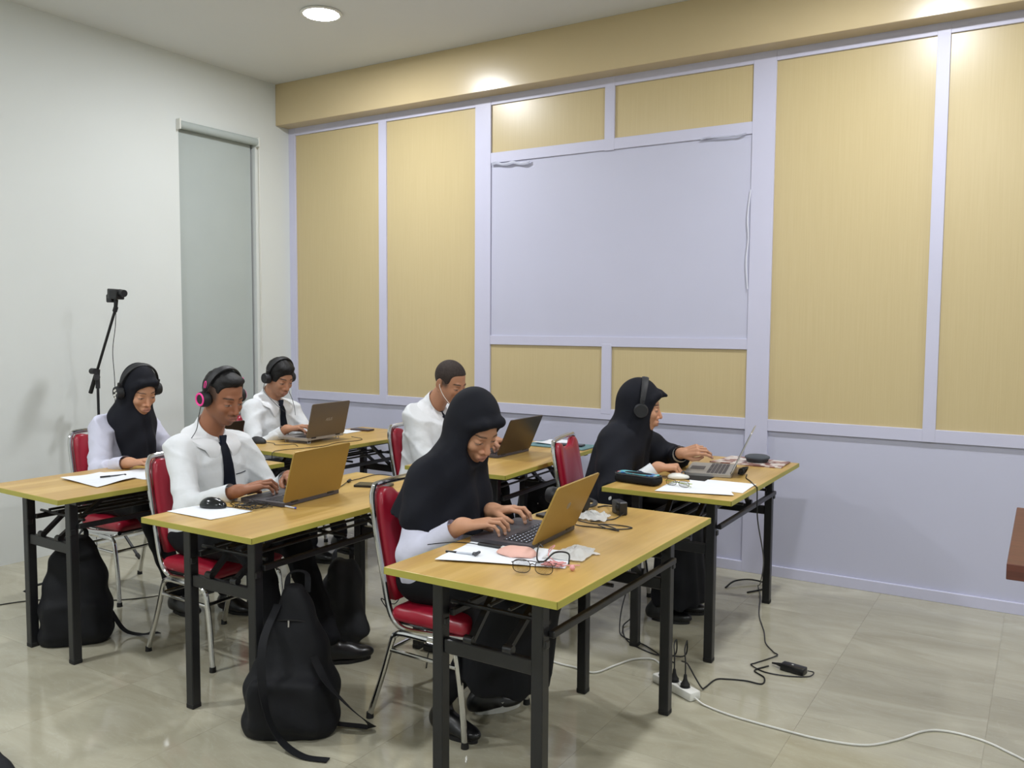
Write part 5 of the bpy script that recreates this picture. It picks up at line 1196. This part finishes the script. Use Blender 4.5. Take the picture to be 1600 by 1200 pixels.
cable('cable', 'black lead curving on the floor behind the right table\'s legs', [(3.97, -.42, .004), (4.03, -.30, .004), (4.02, -.20, .004), (3.93, -.22, .02), (3.86, -.30, .02), (3.84, -.40, .004)], .005, m_rubber)
o = bxo('power_adapter', (2.98, -2.07, .001), (3.06, -2.03, .032), m_plastic, None, .006); tag(o, 'black adapter on the floor behind the nearest red chair', 'power adapter')
cable('cable', 'thin black lead on the floor at the left wall edge', [(.55, -3.35, .003), (.64, -3.1, .003), (.73, -2.80, .003), (.85, -2.60, .003), (1.15, -2.42, .003), (1.3, -2.2, .003), (1.2, -2.05, .02), (1.05, -1.98, .05)], .003, m_rubber)

# backpacks
def strap(bm, pts, w=.028, t=.003, n=6):
    P = catmull(pts, n); up_ = Vector((0, 0, 1)); rows = []
    for i, p in enumerate(P):
        tg = (P[min(i + 1, len(P) - 1)] - P[max(i - 1, 0)]).normalized(); s = tg.cross(up_); s = s.normalized() if s.length > .2 else Vector((0, 1, 0)); nn = s.cross(tg)
        rows.append([bm.verts.new(p + s * w / 2 * a + nn * t / 2 * b_) for a, b_ in ((-1, -1), (1, -1), (1, 1), (-1, 1))])
    for A, B in zip(rows, rows[1:]):
        for k in range(4): bm.faces.new((A[k], A[(k + 1) % 4], B[(k + 1) % 4], B[k]))
    bm.faces.new(rows[0][::-1]); bm.faces.new(rows[-1])
def backpack(label, loc, rz, W, D, H, m_, taper=.6, lean=0.0, straps=(), pocket=True, peak=False, wr=.004):
    t = thing('backpack', label, 'backpack', (*loc, 0), rz, 'backpacks on the floor'); top = np.array([lean, 0, H])
    F = Field((-D - .15, -W - .1, -.02), (D + .25, W + .1, H + .1), .008)
    pr = [(0, .90), (.07, 1.0), (.35, 1.0), (.6, .5 + .5 * taper + .08), (.8, .25 + .75 * taper), (.93, taper * .8), (1, taper * .42)]
    F.loft([(H * z_, lean * z_, 0, D / 2 * (r_ * .85 + .15), W / 2 * r_) for z_, r_ in pr], (1, 0, 0), (0, 1, 0), k=0, n=3.2, sm=.025)
    if pocket: F.bx((D / 2 * .93, 0, H * .25), (.022, W * .36, H * .17), rad=.02, k=.05)
    X, Y, Z = F.xyz(); F.D += (wr * np.sin(16 * Y + 9 * Z + 2 * np.sin(14 * Z + 6 * X)) * np.sin(13 * Z - 10 * X + 1)).astype(np.float32) + (.003 * np.sin(48 * Z + 20 * Y)).astype(np.float32)
    if not pocket: F.D += (.007 * np.sin(85 * Y) * np.clip(Z / .2, .3, 1)).astype(np.float32)
    F.plane((0, 0, .001), (0, 0, -1)); P, Q = F.mesh(); npmesh('bag_body', [(relax(P, Q, 2), Q)], m_, t)
    bm = bmesh.new(); strap(bm, [(lean - .03, -.04, H * .93), (lean - .05, -.03, H + .03), (lean - .05, .03, H + .03), (lean - .03, .04, H * .93)], .022); obj('grab_handle', bm, m_, t)
    for s_ in straps: bm = bmesh.new(); strap(bm, s_, .03); obj('strap', bm, m_, t)
    bm = bmesh.new(); zz = H * .72; rr_ = float(np.interp(.72, [q[0] for q in pr], [q[1] for q in pr])); D0, W0 = D, W; D, W = D * (rr_ * .85 + .15) * 1.02, W * rr_ * .9; tube(bm, [(lean * .75 + (D / 2 * .93) * math.cos(a), W / 2 * .93 * math.sin(a), zz + .04 * math.cos(a)) for a in np.linspace(-1.2, 1.2, 16)], .0028, 6); obj('zip', bm, m_rubber, t)
    bm = bmesh.new(); box(bm, (lean * .75 + D / 2 * .93 - .002, -.003, zz + .015), (lean * .75 + D / 2 * .93 + .006, .003, zz + .040), .001); obj('zip_puller', bm, m_silver, t)
    return t
backpack('black backpack slumped on the floor between the two near tables', (3.05, -2.93), math.radians(-60), .34, .20, .52, m_bag, taper=.30, lean=-.06,
    straps=[[(.06, .10, .30), (.10, .16, .22), (.08, .24, .12), (.02, .30, .03), (-.02, .24, .012), (-.02, .14, .02)], [(-.02, -.05, .46), (.09, -.07, .36), (.135, -.06, .22), (.15, -.03, .10), (.16, .02, .03), (.20, .10, .006), (.22, .19, .006)]])
backpack('black backpack standing on the floor under the far left table', (1.55, -2.84), math.radians(-45), .31, .19, .48, m_bag, taper=.62, lean=-.02,
    straps=[[(-.04, .14, .12), (-.02, .20, .03), (.0, .27, .008), (.03, .32, .02), (.0, .36, .01)], [(.0, -.13, .28), (.02, -.20, .26), (.01, -.17, .20)]])
backpack('charcoal gathered bag standing behind the man\'s shoe in the middle', (2.62, -2.20), math.radians(-50), .20, .15, .40, m_bagg, taper=.8, wr=.016, pocket=False)
backpack('black backpack under the back middle table against the wall', (2.62, -.42), math.radians(-60), .30, .20, .46, m_bag, taper=.85)
bm = bmesh.new(); lathe(bm, [(.001, 0), (.030, 0), (.032, .01), (.032, .15), (.014, .18), (.014, .20), (.001, .20)], 20, Matrix.Translation((2.80, -.62, .25))); 
bm.free()
# tripod boom stand with camera
t = thing('boom_stand', 'black tripod boom stand against the left wall behind the first chair', 'stand', (.21, -1.86, 0))
bm = bmesh.new(); cyl(bm, (0, 0, .14), (0, 0, .66), .012, seg=14); cyl(bm, (0, 0, .64), (0, 0, 1.12), .0085, seg=14); obj('pole', bm, m_black, t)
bm = bmesh.new(); cyl(bm, (0, 0, .62), (0, 0, .68), .018, seg=14); cyl(bm, (0, 0, 1.06), (0, 0, 1.13), .014, seg=14); obj('collar', bm, m_plasticm, t)
bm = bmesh.new(); cyl(bm, (0, 0, .30), (0, 0, .37), .024, seg=14); cyl(bm, (0, 0, .13), (0, 0, .16), .018, seg=14); obj('leg_hub', bm, m_plasticm, t)
for a in (5, 125, 245):
    c_, s_ = math.cos(math.radians(a)), math.sin(math.radians(a)); R_ = .34 if a == 5 else .19 if a == 245 else .18
    bm = bmesh.new(); cyl(bm, (.02 * c_, .02 * s_, .335), (R_ * c_, R_ * s_, .012), .009, seg=12); lg = obj('leg', bm, m_black, t)
    bm = bmesh.new(); cyl(bm, (.015 * c_, .015 * s_, .145), (R_ * .55 * c_, R_ * .55 * s_, .16), .005, seg=8); obj('strut', bm, m_black, lg)
    bm = bmesh.new(); cyl(bm, (R_ * .95 * c_, R_ * .95 * s_, .027), (R_ * 1.03 * c_, R_ * 1.03 * s_, .008), .013, .012, 12); obj('foot_cap', bm, m_rubber, lg)
d_ = Vector((.29, 0, .54)).normalized(); pv = Vector((-.01, 0, 1.16))
bm = bmesh.new(); cyl(bm, pv - d_ * .02, pv + d_ * .46, .0085, seg=12); obj('boom', bm, m_black, t)
bm = bmesh.new(); cyl(bm, pv - d_ * .15, pv - d_ * .02, .013, seg=14); obj('counter_grip', bm, m_rubber, t)
bm = bmesh.new(); cyl(bm, pv + Vector((-.022, -.02, .01)), pv + Vector((.022, -.02, .01)), .019, seg=16); cyl(bm, pv + Vector((.03, -.025, -.03)), pv + Vector((.055, -.03, -.025)), .018, seg=16); cyl(bm, pv + Vector((0, 0, -.045)), pv + Vector((.01, 0, .02)), .017, seg=14); obj('pivot_clutch', bm, m_plasticm, t)
e_ = pv + d_ * .46
bm = bmesh.new(); cyl(bm, e_ - d_ * .02, e_ + d_ * .01, .014, seg=14); cyl(bm, e_, e_ + Vector((.008, 0, .055)), .011, .013, 12); obj('swivel_head', bm, m_plasticm, t)
ck = thing('video_camera', 'small black video camera on top of the boom stand', 'camera', tuple(Vector((.21, -1.86, 0)) + e_ + Vector((.008, 0, .058))))
bm = bmesh.new(); box(bm, (-.055, -.028, 0), (.045, .028, .062), .006, 2, M=Matrix.Rotation(.08, 4, 'Y')); obj('camera_body', bm, m_plastic, ck)
bm = bmesh.new(); cyl(bm, (.04, 0, .038), (.085, 0, .034), .024, .022, 20); obj('lens_barrel', bm, m_plastic, ck)
bm = bmesh.new(); box(bm, (-.02, -.034, .008), (.05, -.028, .055), .002); obj('side_screen', bm, m_plasticm, ck)
bm = bmesh.new(); box(bm, (-.07, -.024, -.02), (-.02, .024, .03), .005); obj('battery', bm, m_plasticm, ck)
cable('cable', 'thin black cable hanging from the video camera on the boom', [(.43, -1.865, 1.56), (.425, -1.87, 1.45), (.40, -1.875, 1.30), (.405, -1.87, 1.12), (.40, -1.87, .95), (.34, -1.86, .70), (.24, -1.86, .45), (.22, -1.90, .2), (.3, -1.95, .02)], .0022, m_rubber)
# brown desk cut by the right edge of the picture
t = thing('wooden_desk', 'reddish brown desk corner entering at the right edge of the picture', 'desk', (5.87, -1.36, 0))
bxo('desktop', (-.62, -.69, .70), (.9, .30, .75), m_brown, t, .002)
for sx, sy in ((-.42, -.5), (.8, -.5), (-.42, .2), (.8, .2)): bxo('leg', (sx - .03, sy - .03, 0), (sx + .03, sy + .03, .70), m_brown, t, .003)

# dark bag whose corner enters the picture at the lower left
t = thing('laptop_bag', 'black bag on the floor, only its corner showing at the bottom left', 'bag', (2.445, -3.795, 0), math.radians(-13))
F = Field((-.25, -.20, -.02), (.25, .20, .12), .008); F.bx((0, 0, .04), (.20, .15, .045), rad=.03, k=0); X, Y, Z = F.xyz(); F.D += (.003 * np.sin(30 * X + 12 * Y)).astype(np.float32); F.plane((0, 0, .001), (0, 0, -1))
P, Q = F.mesh(); npmesh('bag_body', [(relax(P, Q, 2), Q)], m_bag, t)
bm = bmesh.new(); tube(bm, [(x, y, .045) for x, y in rrect(.402, .302, .04)], .003, 6, closed=True); obj('zip', bm, m_rubber, t)
